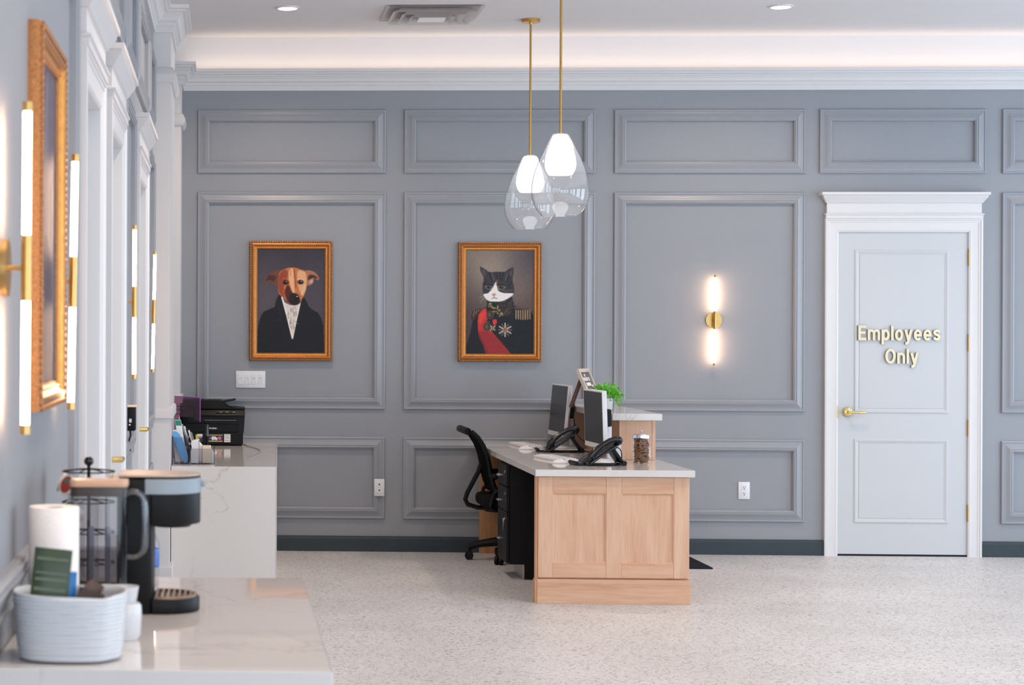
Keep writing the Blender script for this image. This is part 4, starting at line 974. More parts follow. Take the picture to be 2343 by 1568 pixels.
# ------------------------------------------------------------------ letter board and plant on the ledge
t = thing('letter_board', 'small wood-framed letter board leaning on its easel leg', 'sign', (2.395, 12.85, 1.0325), math.radians(63))
lean = Matrix.Rotation(math.radians(-24), 4, 'X')
H, W2 = 0.268, 0.115
FRM = [(0, 0), (0, 0.016), (0.024, 0.016), (0.024, 0.006)]
cs = [(-W2, 0, 1, 1), (W2, 0, -1, 1), (W2, H, -1, -1), (-W2, H, 1, -1)]
for i in range(4):
    a, b_ = cs[i], cs[(i + 1) % 4]; vs = []
    for c in (a, b_):
        for w, d in FRM: vs.append((c[0] + c[2] * w, -d, c[1] + c[3] * w))
        vs.append((c[0], 0.004, c[1]))
    b = MB(); b.faces(vs, [(0, 1, 6, 5), (1, 2, 7, 6), (2, 3, 8, 7), (4, 0, 5, 9)]); obj('frame_rail', b.xf(lean), WHITEWASH, t, smooth=False)
bd = obj('felt_board', MB().box(-W2 + 0.002, W2 - 0.002, -0.007, 0.004, 0.002, H - 0.002).xf(lean), BOARD, t)
def word(s, x0, x1, z, h):
    b = text_mb(s, 1, 0.05, 0.02); xs = [v_.co.x for v_ in b.bm.verts]; zs = [v_.co.z for v_ in b.bm.verts]
    b.xf(lean @ Matrix.Translation((x0, -0.0085, z)) @ Matrix.Diagonal(((x1 - x0) / (max(xs) - min(xs)), 0.04, h / (max(zs) - min(zs)), 1)) @ Matrix.Translation((-min(xs), 0, -min(zs)))); obj('word', b, PAPER, bd, smooth=False)
word('WELCOME', -0.066, 0.020, 0.185, 0.024); word('TO', 0.030, 0.066, 0.185, 0.024)
b = MB()
for x0, x1, z in ((-0.045, 0.048, 0.150), (-0.030, 0.040, 0.100)):
    n = 6
    for i in range(n):
        w = (x1 - x0) / n; b.box(x0 + i * w, x0 + i * w + w * 0.72, -0.010, -0.007, z, z + 0.022)
for x, z in ((-0.010, 0.224), (-0.072, 0.142), (0.068, 0.148)): b.box(x - 0.007, x + 0.007, -0.010, -0.007, z - 0.009, z + 0.009)
obj('small_letters', b.xf(lean), PAPER, bd, smooth=False)
obj('easel_leg', MB().box(-0.030, -0.010, -0.006, 0.006, 0.0, 0.225).xf(Matrix.Translation((0, 0.175, 0.0)) @ Matrix.Rotation(math.radians(20), 4, 'X')), WALNUT, t)
obj('easel_leg', MB().box(0.010, 0.030, -0.006, 0.006, 0.0, 0.225).xf(Matrix.Translation((0, 0.175, 0.0)) @ Matrix.Rotation(math.radians(20), 4, 'X')), WALNUT, t)

t = thing('potted_plant', 'bushy green plant in a white pot behind the nearer monitor', 'plant', (2.365, 12.42, 1.0325))
obj('pot', MB().lathe([(0, 0), (0.036, 0), (0.040, 0.006), (0.048, 0.075), (0.044, 0.075), (0.040, 0.062), (0, 0.062)], n=30), CERAM, t)
b = MB(); rng = random.Random(11)
for i in range(230):
    th = rng.uniform(0, 2 * PI); ph_ = rng.uniform(-0.25, 1.4); R = rng.uniform(0.02, 0.075)
    c = Vector((R * math.cos(th) * math.cos(ph_ * 0.7) * 1.1, R * math.sin(th) * math.cos(ph_ * 0.7) * 1.1, 0.098 + R * math.sin(ph_) * 0.85))
    if c.z < 0.078 and c.to_2d().length < 0.05: c.z = 0.085
    d = (c - Vector((0, 0, 0.07))).normalized(); d = (d + Vector((rng.uniform(-.5, .5), rng.uniform(-.5, .5), rng.uniform(-.3, .6)))).normalized()
    s = d.orthogonal().normalized(); s = Quaternion(d, rng.uniform(0, 6)) @ s; nn = d.cross(s); L = rng.uniform(0.016, 0.026); w = L * 0.42
    b.faces([c, c + d * L * 0.4 + s * w + nn * 0.003, c + d * L, c + d * L * 0.4 - s * w + nn * 0.003], [(0, 1, 2), (0, 2, 3)])
for i in range(90):
    c = Vector((0.052 + rng.gauss(0, 0.017), -0.012 + rng.gauss(0, 0.022), 0.088 + rng.gauss(0, 0.024))); d = Vector((rng.uniform(-.3, 1), rng.uniform(-.8, .8), rng.uniform(-.9, .4))).normalized()
    s = Quaternion(d, rng.uniform(0, 6)) @ d.orthogonal().normalized(); nn = d.cross(s); L = rng.uniform(0.015, 0.024); w = L * 0.42
    b.faces([c, c + d * L * 0.4 + s * w + nn * 0.003, c + d * L, c + d * L * 0.4 - s * w + nn * 0.003], [(0, 1, 2), (0, 2, 3)])
lf = obj('foliage', b, LEAF, t, smooth=False); lf['kind'] = 'stuff'
b = MB()
for i in range(14):
    th = i * 0.45 * PI; b.tube([(0.01 * math.cos(th), 0.01 * math.sin(th), 0.06), (0.03 * math.cos(th), 0.03 * math.sin(th), 0.095), (0.055 * math.cos(th), 0.055 * math.sin(th), 0.115)], 0.0014, 5)
obj('stems', b, LEAF, t)

# ------------------------------------------------------------------ floor mat
t = thing('floor_mat', 'black floor mat on the customer side of the desk', 'mat', (2.87, 13.2, 0))
obj('pad', MB().box(-0.255, 0.255, -0.407, 0.40, 0.0, 0.010, 0.004), MATM, t)
obj('printed_mark', MB().box(-0.02, 0.03, -0.15, -0.10, 0.0095, 0.0105).box(0.0, 0.01, -0.2, -0.05, 0.0095, 0.0105), YELLOW, t, label='yellow mark')

# ================================================================== PRINTER COUNTER
t = thing('side_counter', 'veined quartz waterfall counter carrying the printer', 'counter', (-0.05, 12.4, 0))
K = dict(parent=t, abs_=True)
obj('worktop', MB().prism([(-0.355, 13.62), (-0.355, 13.279), (-0.316, 13.279), (-0.316, 11.22), (0.279, 11.22), (0.344, 13.62)][0:0] or [(-0.316, 11.2415), (0.2795, 11.2415), (0.344, 13.63), (-0.316, 13.63)], 0.705, 0.745, 'Z', 0.0015, 1), QUARTZ, **K)
obj('waterfall_end', MB().prism([(-0.316, 11.22), (0.279, 11.22), (0.2795, 11.241), (-0.316, 11.241)], 0.0, 0.745, 'Z'), QUARTZ, **K)
obj('edge_strip', MB().prism([(0.2800, 11.2205), (0.2835, 11.2205), (0.3485, 13.63), (0.345, 13.63)], 0.0, 0.7465, 'Z'), WHITE, **K)
obj('cabinet_body', MB().prism([(-0.316, 11.242), (0.24, 11.242), (0.30, 13.63), (-0.316, 13.63)], 0.0, 0.7045, 'Z'), WHITE, **K)

t = thing('printer', 'black multifunction laser printer with bright stickers', 'printer', (-0.09, 13.43, 0.7455))
pw = 0.205
obj('body', MB().prism([(-pw, 0.004), (pw - 0.014, 0.004), (pw - 0.006, 0.02), (pw - 0.006, 0.075), (pw, 0.10), (pw + 0.006, 0.21), (-pw, 0.21)], -0.155, 0.185, 'Y', 0.004), BLACKP, t)
obj('front_door', MB().box(-pw + 0.012, pw - 0.036, -0.162, -0.154, 0.090, 0.150, 0.003), BLACKP, t)
tray = obj('paper_tray', MB().box(-pw + 0.006, pw - 0.016, -0.164, -0.154, 0.008, 0.086, 0.003), BLACKP, t); obj('grip', MB().box(-0.03, 0.05, -0.166, -0.160, 0.010, 0.024, 0.002), BLACKM, tray)
obj('output_slot', MB().box(-pw + 0.03, pw - 0.04, -0.157, -0.10, 0.154, 0.192), BLACKM, t)
obj('output_edge', MB().box(-0.06, pw - 0.05, -0.159, -0.154, 0.170, 0.173), GREYP, t); obj('output_lip', MB().box(-pw + 0.03, pw - 0.04, -0.166, -0.150, 0.150, 0.156, 0.002), BLACKG, t)
obj('control_panel', MB().prism([(-0.175, 0.205), (-0.15, 0.238), (-0.10, 0.243), (-0.10, 0.205)], -pw, pw + 0.006, 'X', 0.003), BLACKP, t)
for i in range(6): obj('button', MB().box(0.02 + 0.022 * i, 0.034 + 0.022 * i, -0.170, -0.160, 0.224, 0.230), GREYP if i % 2 else BLACKG, t)
obj('scanner_lid', MB().prism([(-pw, 0.244), (pw + 0.008, 0.244), (pw + 0.008, 0.252), (pw - 0.10, 0.258), (pw - 0.125, 0.275), (pw - 0.15, 0.300), (pw - 0.20, 0.304), (-pw, 0.304)], -0.12, 0.185, 'Y', 0.004), BLACKP, t)
obj('feeder_tray', MB().prism([(0.055, 0.286), (0.145, 0.303), (0.150, 0.306), (0.148, 0.312), (0.058, 0.297)], -0.08, 0.14, 'Y', 0.002), BLACKP, t)
b = text_mb('brother', 1, 0.02, 0.01); xs = [v_.co.x for v_ in b.bm.verts]
b.xf(Matrix.Translation((-0.028, -0.1625, 0.112)) @ Matrix.Diagonal((0.052 / (max(xs) - min(xs)), 0.02, 0.019, 1)) @ Matrix.Translation((-min(xs), 0, 0))); obj('brand_lettering', b, PAPER, t, smooth=False)
def sticker(x0, x1, z0, z1, mt, nm='sticker', y=-0.1646): return obj(nm, MB().box(x0, x1, y, y + 0.001, z0, z1), mt, t)
s1 = sticker(-0.042, 0.064, 0.026, 0.077, NAVY)
for args in ((-0.040, 0.062, 0.027, 0.033, YELLOW), (-0.040, 0.062, 0.069, 0.073, YELLOW)): obj('stripe', MB().box(args[0], args[1], -0.1652, -0.1645, args[2], args[3]), args[4], s1)
obj('truck_picture', MB().box(-0.012, 0.016, -0.1653, -0.1645, 0.041, 0.062).box(0.016, 0.027, -0.1653, -0.1645, 0.041, 0.054).cyl((-0.004, -0.1645, 0.040), (-0.004, -0.1656, 0.040), 0.005, n=10).cyl((0.018, -0.1645, 0.040), (0.018, -0.1656, 0.040), 0.005, n=10), PAPER, s1)
obj('dot', MB().cyl((0.042, -0.1645, 0.051), (0.042, -0.1653, 0.051), 0.0115, n=20), PINK, s1); obj('speed_marks', MB().box(-0.024, -0.013, -0.1653, -0.1645, 0.048, 0.053), YELLOW, s1)
s2 = sticker(0.072, 0.114, 0.024, 0.078, PAPER)
for i, (mt, z) in enumerate(((GREYP, 0.070), (PINK, 0.058), (YELLOW, 0.048), (GREYP, 0.035))): obj('text_line', MB().box(0.078, 0.108, -0.1652, -0.1645, z - 0.002, z + 0.0015), mt, s2)
s3 = sticker(-0.110, -0.074, 0.028, 0.060, NAVY); sticker(-0.110, -0.074, 0.061, 0.078, PAPER)
obj('text_line', MB().box(-0.106, -0.078, -0.1652, -0.1645, 0.052, 0.055).box(-0.106, -0.094, -0.1652, -0.1645, 0.034, 0.044), PAPER, s3)
obj('power_cord', MB().tube(smooth_line([(0.105, 13.50, 0.75), (0.14, 13.2, 0.749), (0.20, 12.9, 0.7485), (0.215, 12.6, 0.7485), (0.185, 12.35, 0.7485), (0.13, 12.0, 0.7485), (0.128, 11.98, 0.7485)]), 0.0028, 6), GREYP, t, abs_=True, label='thin grey cord')

# organisers and what they hold
def acrylic_bin(lab, x0, x1, y0, y1, h):
    t = thing('acrylic_bin', lab, 'organiser', ((x0 + x1) / 2, (y0 + y1) / 2, 0.7457), 0, 'clear acrylic bins'); w, d = (x1 - x0) / 2, (y1 - y0) / 2; th = 0.003
    obj('bottom', MB().box(-w, w, -d, d, 0, th), ACRYL, t)
    for a in ((-w, w, -d, -d + th), (-w, w, d - th, d), (-w, -w + th, -d + th, d - th), (w - th, w, -d + th, d - th)): obj('side', MB().box(*a, th, h), ACRYL, t)
    obj('rim', MB().frame(-w, w, -d, d, [(0, 0), (0, 0.003), (0.003, 0.003), (0.003, 0)]).xf(Matrix.Translation((0, 0, h)) @ Matrix.Rotation(-PI / 2, 4, 'X')), GLASS, t)
acrylic_bin('tall clear acrylic bin holding the blue folder', -0.3185, -0.2205, 11.40, 11.62, 0.155)
acrylic_bin('low clear acrylic bin holding the ivory box', -0.2185, -0.070, 11.40, 11.60, 0.090)
def slab(nm, lab, cat, poly, y0, y1, mt, group=None):
    xs = [p[0] for p in poly]; zs = [p[1] for p in poly]; cx, cz = (min(xs) + max(xs)) / 2, min(zs)
    o = obj(nm, MB().prism([(x - cx, z - cz) for x, z in poly], -(y1 - y0) / 2, (y1 - y0) / 2, 'Y', 0.0012, 1), mt); o.location = (cx, (y0 + y1) / 2, cz); return tag(o, lab, cat, group)
slab('plastic_folder', 'light blue plastic folder leaning in the tall bin', 'folder', smooth_pts([(-0.2345, 0.752), (-0.2245, 0.765), (-0.2265, 0.800), (-0.2470, 0.862), (-0.2720, 0.915), (-0.3000, 0.935), (-0.3115, 0.925), (-0.3085, 0.890), (-0.2800, 0.815), (-0.2520, 0.760)]), 11.42, 11.432, BLUEF)
slab('clipboard', 'white clipboard behind the blue folder', 'clipboard', [(-0.300, 0.755), (-0.245, 0.755), (-0.268, 0.945), (-0.314, 0.940)], 11.45, 11.456, PAPER)
slab('booklet', 'green-topped booklet leaning left of the printer', 'booklet', [(-0.270, 0.80), (-0.236, 0.80), (-0.268, 0.998), (-0.304, 0.998)], 11.47, 11.478, PAPER)
bk = [o for o in COL.objects if o.name == 'booklet'][0]
obj('cover_band', MB().prism([(-0.296, 0.965), (-0.2645, 0.965), (-0.2685, 0.996), (-0.302, 0.996)], 11.4682, 11.4698, 'Y'), TEAL, bk, abs_=True, label='green cover band')
for i, (dx, mt) in enumerate(((0.0, GREYP), (0.010, PAPER), (0.020, BLACKM), (0.030, PAPER), (0.040, GREYP))):
    slab('file_folder', ['grey', 'first white', 'black', 'second white', 'outer grey'][i] + ' thin file leaning in the row behind the blue folder', 'folder',
         [(-0.232 + dx, 0.845 - 0.004 * i), (-0.225 + dx, 0.848 - 0.004 * i), (-0.262 + dx * 1.35, 0.965 - 0.012 * i), (-0.270 + dx * 1.35, 0.962 - 0.012 * i)], 11.63, 11.70, mt, 'leaning thin files')
tag(obj('file_rest', MB().box(-0.236, -0.168, 11.705, 11.73, 0.7457, 0.865, 0.004).box(-0.236, -0.168, 11.625, 11.705, 0.7457, 0.826, 0.004), BLACKP), 'black file rest standing behind the low bin', 'organiser')
slab('hole_punch', 'white stapler-like punch standing in the low bin', 'punch', [(-0.208, 0.750), (-0.164, 0.749), (-0.163, 0.890), (-0.200, 0.882), (-0.209, 0.868), (-0.204, 0.840), (-0.210, 0.815)], 11.42, 11.455, WPLAST)
slab('card_box', 'ivory card box in the low bin', 'box', [(-0.141, 0.750), (-0.092, 0.750), (-0.092, 0.850), (-0.141, 0.850)], 11.43, 11.50, IVORY)
slab('note_pad', 'white note pad between the punch and the ivory box', 'pad', [(-0.161, 0.750), (-0.143, 0.750), (-0.143, 0.852), (-0.161, 0.868)], 11.46, 11.50, PAPER)
slab('sticky_notes', 'yellow sticky notes peeking out of the low bin', 'notes', [(-0.160, 0.85), (-0.140, 0.85), (-0.160, 0.874)], 11.503, 11.508, YELLOW)
slab('card', 'white card standing at the right end of the low bin', 'card', [(-0.090, 0.750), (-0.075, 0.750), (-0.075, 0.808), (-0.090, 0.838)], 11.46, 11.465, PAPER)
t = thing('marker_pen', 'thick black marker standing in front of the printer', 'pen', (-0.115, 11.56, 0.7492))
obj('barrel', MB().cyl((0, 0, 0), (0, 0, 0.15), 0.0085, n=14), BLACKP, t); obj('cap', MB().cyl((0, 0, 0.15), (0.0, 0, 0.215), 0.0105, 0.007, n=14).sphere((0, 0, 0.216), 0.0072, u=10, v=6), BLACKG, t)
t = thing('paper_pin', 'yellow-handled clip sticking up by the files', 'clip', (-0.178, 11.717, 0.8652)); obj('handle', MB().box(-0.008, 0.008, -0.004, 0.004, 0.0, 0.035, 0.002), YELLOW, t)
# purple file holder
t = thing('file_holder', 'translucent purple acrylic file holder left of the printer', 'organiser', (-0.245, 11.80, 0.7457))
out = [(-0.070, 0.0), (-0.030, 0.0), (-0.030, 0.200), (0.040, 0.200), (0.055, 0.190), (0.065, 0.240)]
shape = [(-0.072, 0.0), (-0.045, 0.0), (-0.045, 0.255), (0.030, 0.255), (0.048, 0.250), (0.058, 0.238), (0.082, 0.228), (0.082, 0.372), (-0.072, 0.380)]
for y in (0.0, 0.11): obj('side', MB().prism(shape, y, y + 0.003, 'Y'), PURPLE, t)
obj('end_edge', MB().box(0.082, 0.0855, -0.001, 0.114, 0.226, 0.374), PURPLEE, t); obj('top_edge', MB().prism([(-0.072, 0.380), (0.082, 0.372), (0.082, 0.375), (-0.072, 0.383)], -0.001, 0.0, 'Y'), PURPLEE, t)
obj('outline', MB().tube([(-0.072, -0.001, 0.318), (0.020, -0.001, 0.318), (0.040, -0.001, 0.310), (0.050, -0.001, 0.292), (0.052, -0.001, 0.240)], 0.0022, 6).tube([(-0.072, -0.001, 0.300), (-0.030, -0.001, 0.300), (-0.018, -0.001, 0.290), (-0.020, -0.001, 0.276), (-0.072, -0.001, 0.272)], 0.002, 6), BLACKM, t)

# ================================================================== COFFEE COUNTER
t = thing('coffee_counter', 'pale quartz coffee counter in the foreground', 'counter', (-0.115, 4.13, 0))
K = dict(parent=t, abs_=True)
obj('worktop', MB().box(XL + 0.001, 0.188, 3.5005, 4.79, 0.874, 0.914, 0.002), QUARTZF, **K)
obj('waterfall_end', MB().box(XL + 0.001, 0.188, 3.475, 3.500, 0.0, 0.914, 0.0015), QUARTZF, **K)
obj('cabinet_body', MB().box(XL + 0.02, 0.16, 3.5005, 4.77, 0.10, 0.8735).box(XL + 0.02, 0.10, 3.5005, 4.77, 0.0, 0.10), WHITE, **K)
Z0 = 0.9143
# coffee maker
t = thing('coffee_maker', 'black pod coffee maker with silver band and clear water jug', 'coffee maker', (-0.19, 4.22, Z0))
K = dict(parent=t, abs_=True)
Y0, Y1 = 4.150, 4.315
obj('column', MB().prism(rrect(-0.232, -0.156, Y0, Y1, 0.012), Z0, 1.200, 'Z', 0.003), BLACKP, **K)
def dshape(x0, x1, y0, y1):
    r = (y1 - y0) / 2; return [(x0, y0)] + [(x1 - r + r * math.sin(a), (y0 + y1) / 2 - r * math.cos(a)) for a in np.linspace(0, PI, 17)] + [(x0, y1)]
hd = obj('brew_head', MB().prism(dshape(-0.158, -0.056, Y0, Y1), 1.102, 1.204, 'Z', 0.003).lathe([(0, 1.094), (0.040, 1.094), (0.048, 1.1021), (0, 1.1021)], (-0.118, (Y0 + Y1) / 2, 0), 24), BLACKP, **K)
obj('silver_band', MB().prism(dshape(-0.172, -0.0545, Y0 - 0.0015, Y1 + 0.0015), 1.168, 1.200, 'Z', 0.001, 1), SILVER, hd, abs_=True)
obj('button', MB().cyl((-0.160, Y0 - 0.0014, 1.184), (-0.160, Y0 - 0.003, 1.184), 0.0115, n=20), SILVER, hd, abs_=True); obj('latch', MB().box(-0.058, -0.046, 4.222, 4.244, 1.180, 1.192, 0.002), SILVER, hd, abs_=True)
obj('top_lid', MB().prism(dshape(-0.230, -0.056, Y0 + 0.002, Y1 - 0.002), 1.2042, 1.2085, 'Z', 0.001, 1), M('lid_sconce_tint', (178, 160, 146), 0.35, 0.2, var=0.03), **K)  # warm reflection of the sconce put into the lid colour
bs = obj('drip_base', MB().prism(dshape(-0.156, -0.057, Y0, Y1), Z0, 0.945, 'Z', 0.003), BLACKP, **K)
g = MB().lathe([(0.066, 0.945), (0.074, 0.945), (0.074, 0.950), (0.066, 0.950), (0.066, 0.945)], (-0.136, (Y0 + Y1) / 2, 0), 28)
for i in range(11):
    x = -0.196 + 0.012 * i; hh = math.sqrt(max(0, 0.068 ** 2 - (x + 0.136) ** 2))
    if x > -0.154 and hh > 0.01: g.box(x - 0.0025, x + 0.0025, (Y0 + Y1) / 2 - hh, (Y0 + Y1) / 2 + hh, 0.945, 0.950)
bmesh.ops.delete(g.bm, geom=[v_ for v_ in g.bm.verts if v_.co.x < -0.1555], context='VERTS')
obj('drip_grate', g, M('bronze_grate', (130, 104, 84), 0.35, 0.6, var=0.05), bs, abs_=True)
jx0, jx1, jy0, jy1 = -0.326, -0.207, 4.085, 4.149
jug = obj('water_jug', MB().prism(rrect(jx0, jx1, jy0, jy1, 0.016), 0.930, 1.182, 'Z'), SMOKE, **K)
bmesh_open = None
obj('water', MB().prism(rrect(jx0 + 0.003, jx1 - 0.003, jy0 + 0.003, jy1 - 0.003, 0.014), 0.933, 1.058, 'Z'), WATER, jug, abs_=True)
obj('jug_base', MB().prism(rrect(jx0, jx1, jy0, jy1, 0.016), Z0, 0.9298, 'Z'), BLACKP, **K)
obj('jug_collar', MB().prism(rrect(jx0 - 0.0005, jx1 + 0.0005, jy0 - 0.0005, jy1 + 0.0005, 0.0165), 1.168, 1.187, 'Z'), M('smoky_collar', (58, 50, 48), 0.3, var=0.05), jug, abs_=True)
obj('jug_lid', MB().prism(rrect(jx0 - 0.002, jx1 + 0.002, jy0 - 0.002, jy1, 0.017), 1.1872, 1.2025, 'Z', 0.003), M('jug_lid_sconce_tint', (196, 160, 134), 0.35, var=0.03), **K)  # tan is the sconce's warm light painted onto the jug lid
obj('jug_handle', MB().tube(smooth_line([(-0.208, 4.117, 1.174), (-0.190, 4.117, 1.176), (-0.175, 4.117, 1.164), (-0.1705, 4.117, 1.140), (-0.1705, 4.117, 1.075), (-0.175, 4.117, 1.052), (-0.190, 4.117, 1.040), (-0.208, 4.117, 1.040)], 4), 0.0068, 10), glass('clear_handle', (0.8, 0.8, 0.84), 3.5, 0.12), jug, abs_=True, angle=60)
for x in (-0.285, -0.250): obj('inner_rib', MB().box(x - 0.006, x + 0.006, 4.140, 4.146, 0.935, 1.10, 0.002), M('jug_rib', (150, 152, 170), 0.3, var=0.02), jug, abs_=True)

# paper towels
t = thing('paper_towel_roll', 'upright white paper towel roll by the wall', 'paper towels', (-0.340, 3.868, Z0))
obj('paper', MB().lathe([(0.019, 0.001), (0.0485, 0.001), (0.0498, 0.003), (0.0498, 0.250), (0.0485, 0.2525), (0.019, 0.251), (0.019, 0.001)], n=48), PAPERT, t)
obj('core', MB().lathe([(0.0170, 0.0), (0.0188, 0.0), (0.0188, 0.249), (0.0170, 0.249), (0.0170, 0.0)], n=28), M('brown_card', (176, 148, 120), 0.8, var=0.05), t)

# ribbed bowl
t = thing('ceramic_bowl', 'white ribbed ceramic bowl full of tea and coffee packets', 'bowl', (-0.285, 3.600, Z0))
b = MB(); nu, nz = 72, 26; vs = []
def bowl_r(th): 
    c, s = math.cos(th), math.sin(th); p = 2.6
    r = (abs(c / 0.1045) ** p + abs(s / 0.090) ** p) ** (-1 / p)
    r *= 1 - 0.06 * math.exp(-((th - 5.72) / 0.22) ** 2)
    return r
def bowl_top(th): return 0.121 + 0.0025 * math.cos(2 * th - 0.4) - 0.004 * math.exp(-((th - 5.5) / 0.35) ** 2)
def bowl_pt(th, k, ins=0.0):
    zt = bowl_top(th); z = 0.004 + (zt - 0.004) * k
    taper = 0.86 + 0.14 * min(1, (k + 0.06) ** 0.55)
    rr = bowl_r(th) * taper + 0.0017 * math.sin(z * 2 * PI / 0.0075) * (0 if ins else 1) - ins
    return (rr * math.cos(th), rr * math.sin(th), z)
loops = []
for q in range(nz * 2 + 1): loops.append([bowl_pt(2 * PI * i / nu, q / (nz * 2)) for i in range(nu)])
loops.append([(x * 0.985, y * 0.985, z + 0.0022) for x, y, z in loops[-1]])
loops.append([(x, y, z + 0.0005) for x, y, z in [bowl_pt(2 * PI * i / nu, 1.0, 0.005) for i in range(nu)]])
for q in range(10, 1, -1): loops.append([bowl_pt(2 * PI * i / nu, q / 11, 0.005) for i in range(nu)])
vs = [p for l in loops for p in l]; fs = [(a * nu + i, a * nu + (i + 1) % nu, (a + 1) * nu + (i + 1) % nu, (a + 1) * nu + i) for a in range(len(loops) - 1) for i in range(nu)]
fs.append(tuple(range(nu))[::-1]); fs.append(tuple(range((len(loops) - 1) * nu, len(loops) * nu)))
b.faces(vs, fs); obj('body', b, CERAM, t, angle=80)
def packet(nm, lab, loc, w, h, th, rot, mt, bands=None):
    t = thing(nm, lab, 'packet', loc); t.rotation_euler = rot
    vs = []; n = 7
    b = MB()
    for s in (-1, 1):
        for i in range(n):
            for j in range(n):
                u, v_ = -1 + 2 * i / (n - 1), -1 + 2 * j / (n - 1); vs.append((u * w / 2, s * th / 2 * (1 - u ** 4) * (1 - v_ ** 4), (v_ + 1) * h / 2))
    fs = []
    for s in (0, 1):
        for i in range(n - 1):
            for j in range(n - 1): fs.append(tuple(s * n * n + q for q in (i * n + j, (i + 1) * n + j, (i + 1) * n + j + 1, i * n + j + 1)))
    bv, _ = b.faces(vs, fs); bmesh.ops.remove_doubles(b.bm, verts=b.bm.verts, dist=1e-5); body = obj('pouch', b, mt, t, angle=60)
    if bands:
        for z0, z1, m_ in bands: obj('printed_band', MB().box(-w * 0.42, w * 0.42, -th / 2 - 0.0008, -th / 2 + 0.0002, z0 * h, z1 * h), m_, body)
    return t
GREENL = M('pale_green_print', (86, 98, 72), 0.4, var=0.15, vscale=80)
packet('tea_packet', 'dark green tea packet standing at the left of the bowl', (-0.332, 3.598, 0.955), 0.070, 0.158, 0.010, (math.radians(-8), math.radians(6), math.radians(6)), GREENP, [(0.86, 0.89, GREENL), (0.70, 0.72, GREENL), (0.62, 0.65, GREENL), (0.50, 0.54, GREENL)])
packet('drink_packet', 'bright blue packet behind the green one in the bowl', (-0.290, 3.625, 0.975), 0.022, 0.092, 0.008, (math.radians(-6), math.radians(4), 0.3), BLUED)
packet('coffee_packet', 'brown packet leaning to the right in the bowl', (-0.292, 3.64, 0.955), 0.034, 0.106, 0.007, (math.radians(-10), math.radians(32), 0.2), BROWNP)
packet('dark_packet', 'dark foil packet with a red print in the middle of the bowl', (-0.268, 3.585, 0.958), 0.050, 0.086, 0.010, (math.radians(-20), math.radians(20), 0.2), M('dark_foil', (52, 38, 38), 0.35, var=0.3, vscale=60), [(0.35, 0.6, REDL)])
packet('silver_packet', 'pale silver packet lying at the right inside the bowl', (-0.228, 3.600, 0.985), 0.058, 0.056, 0.012, (math.radians(-62), math.radians(-4), 0.25), M('silver_foil', (196, 188, 184), 0.35, 0.2, var=0.15, vscale=40))
# two white cups behind the bowl
t = thing('canister', 'low white ceramic canister behind the bowl', 'canister', (-0.198, 3.815, Z0)); obj('body', MB().lathe([(0, 0), (0.027, 0), (0.032, 0.010), (0.0345, 0.050), (0.0335, 0.066), (0.030, 0.071), (0, 0.071)], n=36), CERAM, t, angle=50)
t = thing('ramekin', 'small white cup stacked on the white canister', 'cup', (-0.198, 3.815, Z0 + 0.0712)); obj('body', MB().lathe([(0, 0), (0.0215, 0), (0.024, 0.004), (0.0285, 0.032), (0.0262, 0.032), (0.022, 0.007), (0, 0.005)], n=36), CERAM, t, angle=50)
# bottle beyond the coffee maker
t = thing('water_bottle', 'small plastic bottle with a blue label behind the coffee maker', 'bottle', (-0.183, 4.62, Z0))
obj('body', MB().lathe([(0, 0), (0.022, 0), (0.025, 0.006), (0.023, 0.02), (0.025, 0.034), (0.025, 0.10), (0.016, 0.125), (0.011, 0.132), (0.011, 0.138), (0, 0.138)], n=28), ACRYL, t); obj('label_band', MB().lathe([(0.0255, 0.045), (0.0258, 0.046), (0.0258, 0.088), (0.0255, 0.089)], n=28), M('blue_white_label', (60, 110, 190), 0.4, var=0.5, vscale=60), t)
obj('cap', MB().cyl((0, 0, 0.138), (0, 0, 0.154), 0.013, n=20), WPLAST, t)
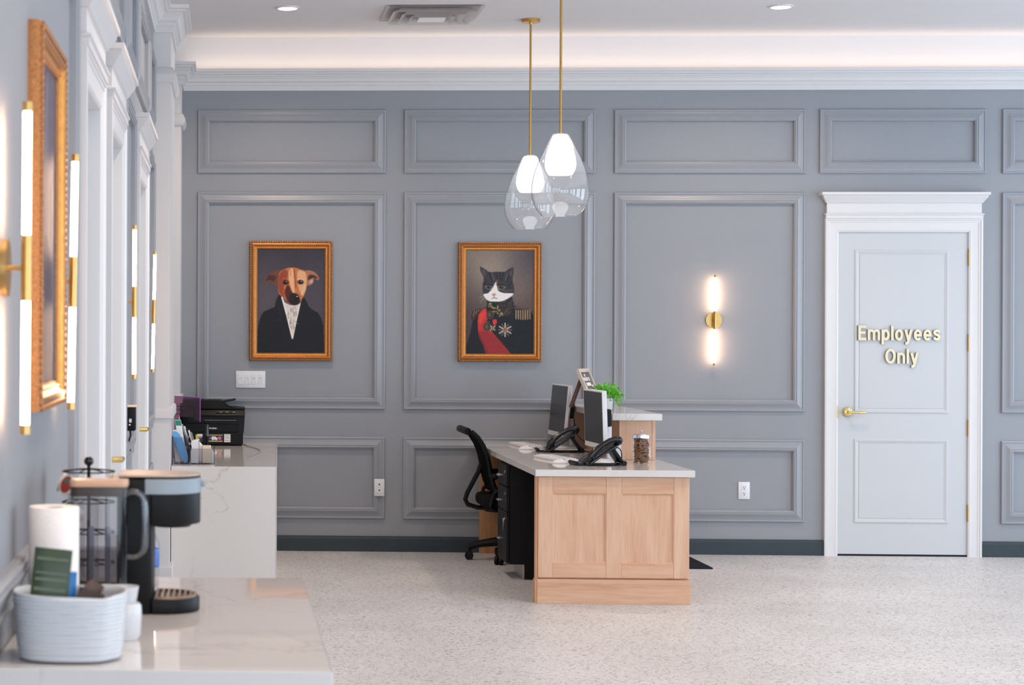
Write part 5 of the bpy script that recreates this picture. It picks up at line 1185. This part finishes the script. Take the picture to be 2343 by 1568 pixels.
# pod carousel
t = thing('pod_carousel', 'black wire pod carousel with a ball finial', 'rack', (-0.318, 4.53, Z0))
obj('base', MB().cyl((0, 0, 0), (0, 0, 0.012), 0.075, n=32), BLACKP, t); obj('pole', MB().cyl((0, 0, 0.012), (0, 0, 0.292), 0.004, n=10), BLACKP, t); obj('finial', MB().sphere((0, 0, 0.298), 0.0115, u=16, v=10), BLACKG, t)
for z in (0.275, 0.205, 0.135, 0.065):
    b = MB().tube([(0.060 * math.cos(a), 0.060 * math.sin(a), z) for a in np.linspace(0, 2 * PI, 29)[:-1]], 0.0018, 6, closed=True)
    for q in range(6): a = q * PI / 3 + 0.2; b.tube([(0, 0, z + 0.006), (0.03 * math.cos(a), 0.03 * math.sin(a), z + 0.004), (0.060 * math.cos(a), 0.060 * math.sin(a), z)], 0.0016, 6)
    obj('wire_tier', b, BLACKP, t)
PODW = M('pod_cup', (226, 214, 200), 0.5, var=0.03)
def make_pod(lidmat, lab):
    p = thing('coffee_pod', lab, 'coffee pod', (0, 0, 0), 0, 'coffee pods in the carousel')
    obj('cup', MB().lathe([(0, -0.040), (0.017, -0.040), (0.0215, -0.003), (0.0245, -0.002), (0.0245, 0.0), (0, 0.0)], n=24), PODW, p); lid = obj('lid', MB().cyl((0, 0, 0.0), (0, 0, 0.0008), 0.0238, n=28), WPLAST, p)
    obj('lid_print', MB().cyl((0, 0, 0.0008), (0, 0, 0.0014), 0.0195, n=24), lidmat, lid); obj('lid_mark', MB().cyl((0.006, 0.006, 0.0014), (0.006, 0.006, 0.0019), 0.006, n=14), TEAL, lid)
    return p
def pod_place(p, a, z):
    p.location = (t.location.x + 0.066 * math.cos(a), t.location.y + 0.066 * math.sin(a), Z0 + z); n = Vector((math.cos(a), math.sin(a), 0.34)).normalized()
    p.rotation_mode = 'QUATERNION'; p.rotation_quaternion = Vector((0, 0, 1)).rotation_difference(n)
pr = make_pod(REDL, 'red-lidded coffee pod at the top of the carousel, facing left'); pod_place(pr, math.radians(224), 0.247)
pt = make_pod(TEAL, 'teal-lidded coffee pod one tier below the red pod'); pod_place(pt, math.radians(232), 0.190)
gold = M('gold_pod_foil', (214, 166, 82), 0.4, var=0.1)
for z, a, mt, lab in ((0.250, 176, PODW, 'pale coffee pod behind the red pod, next to the wall'), (0.250, -4, gold, 'gold-lidded coffee pod on the right side of the carousel top'), (0.250, 296, WPLAST, 'white coffee pod just right of the red pod, behind the jug lid'), (0.185, 180, PODW, 'pale coffee pod below the carousel top beside the wall')):
    pod_place(make_pod(mt, lab), math.radians(a), z)
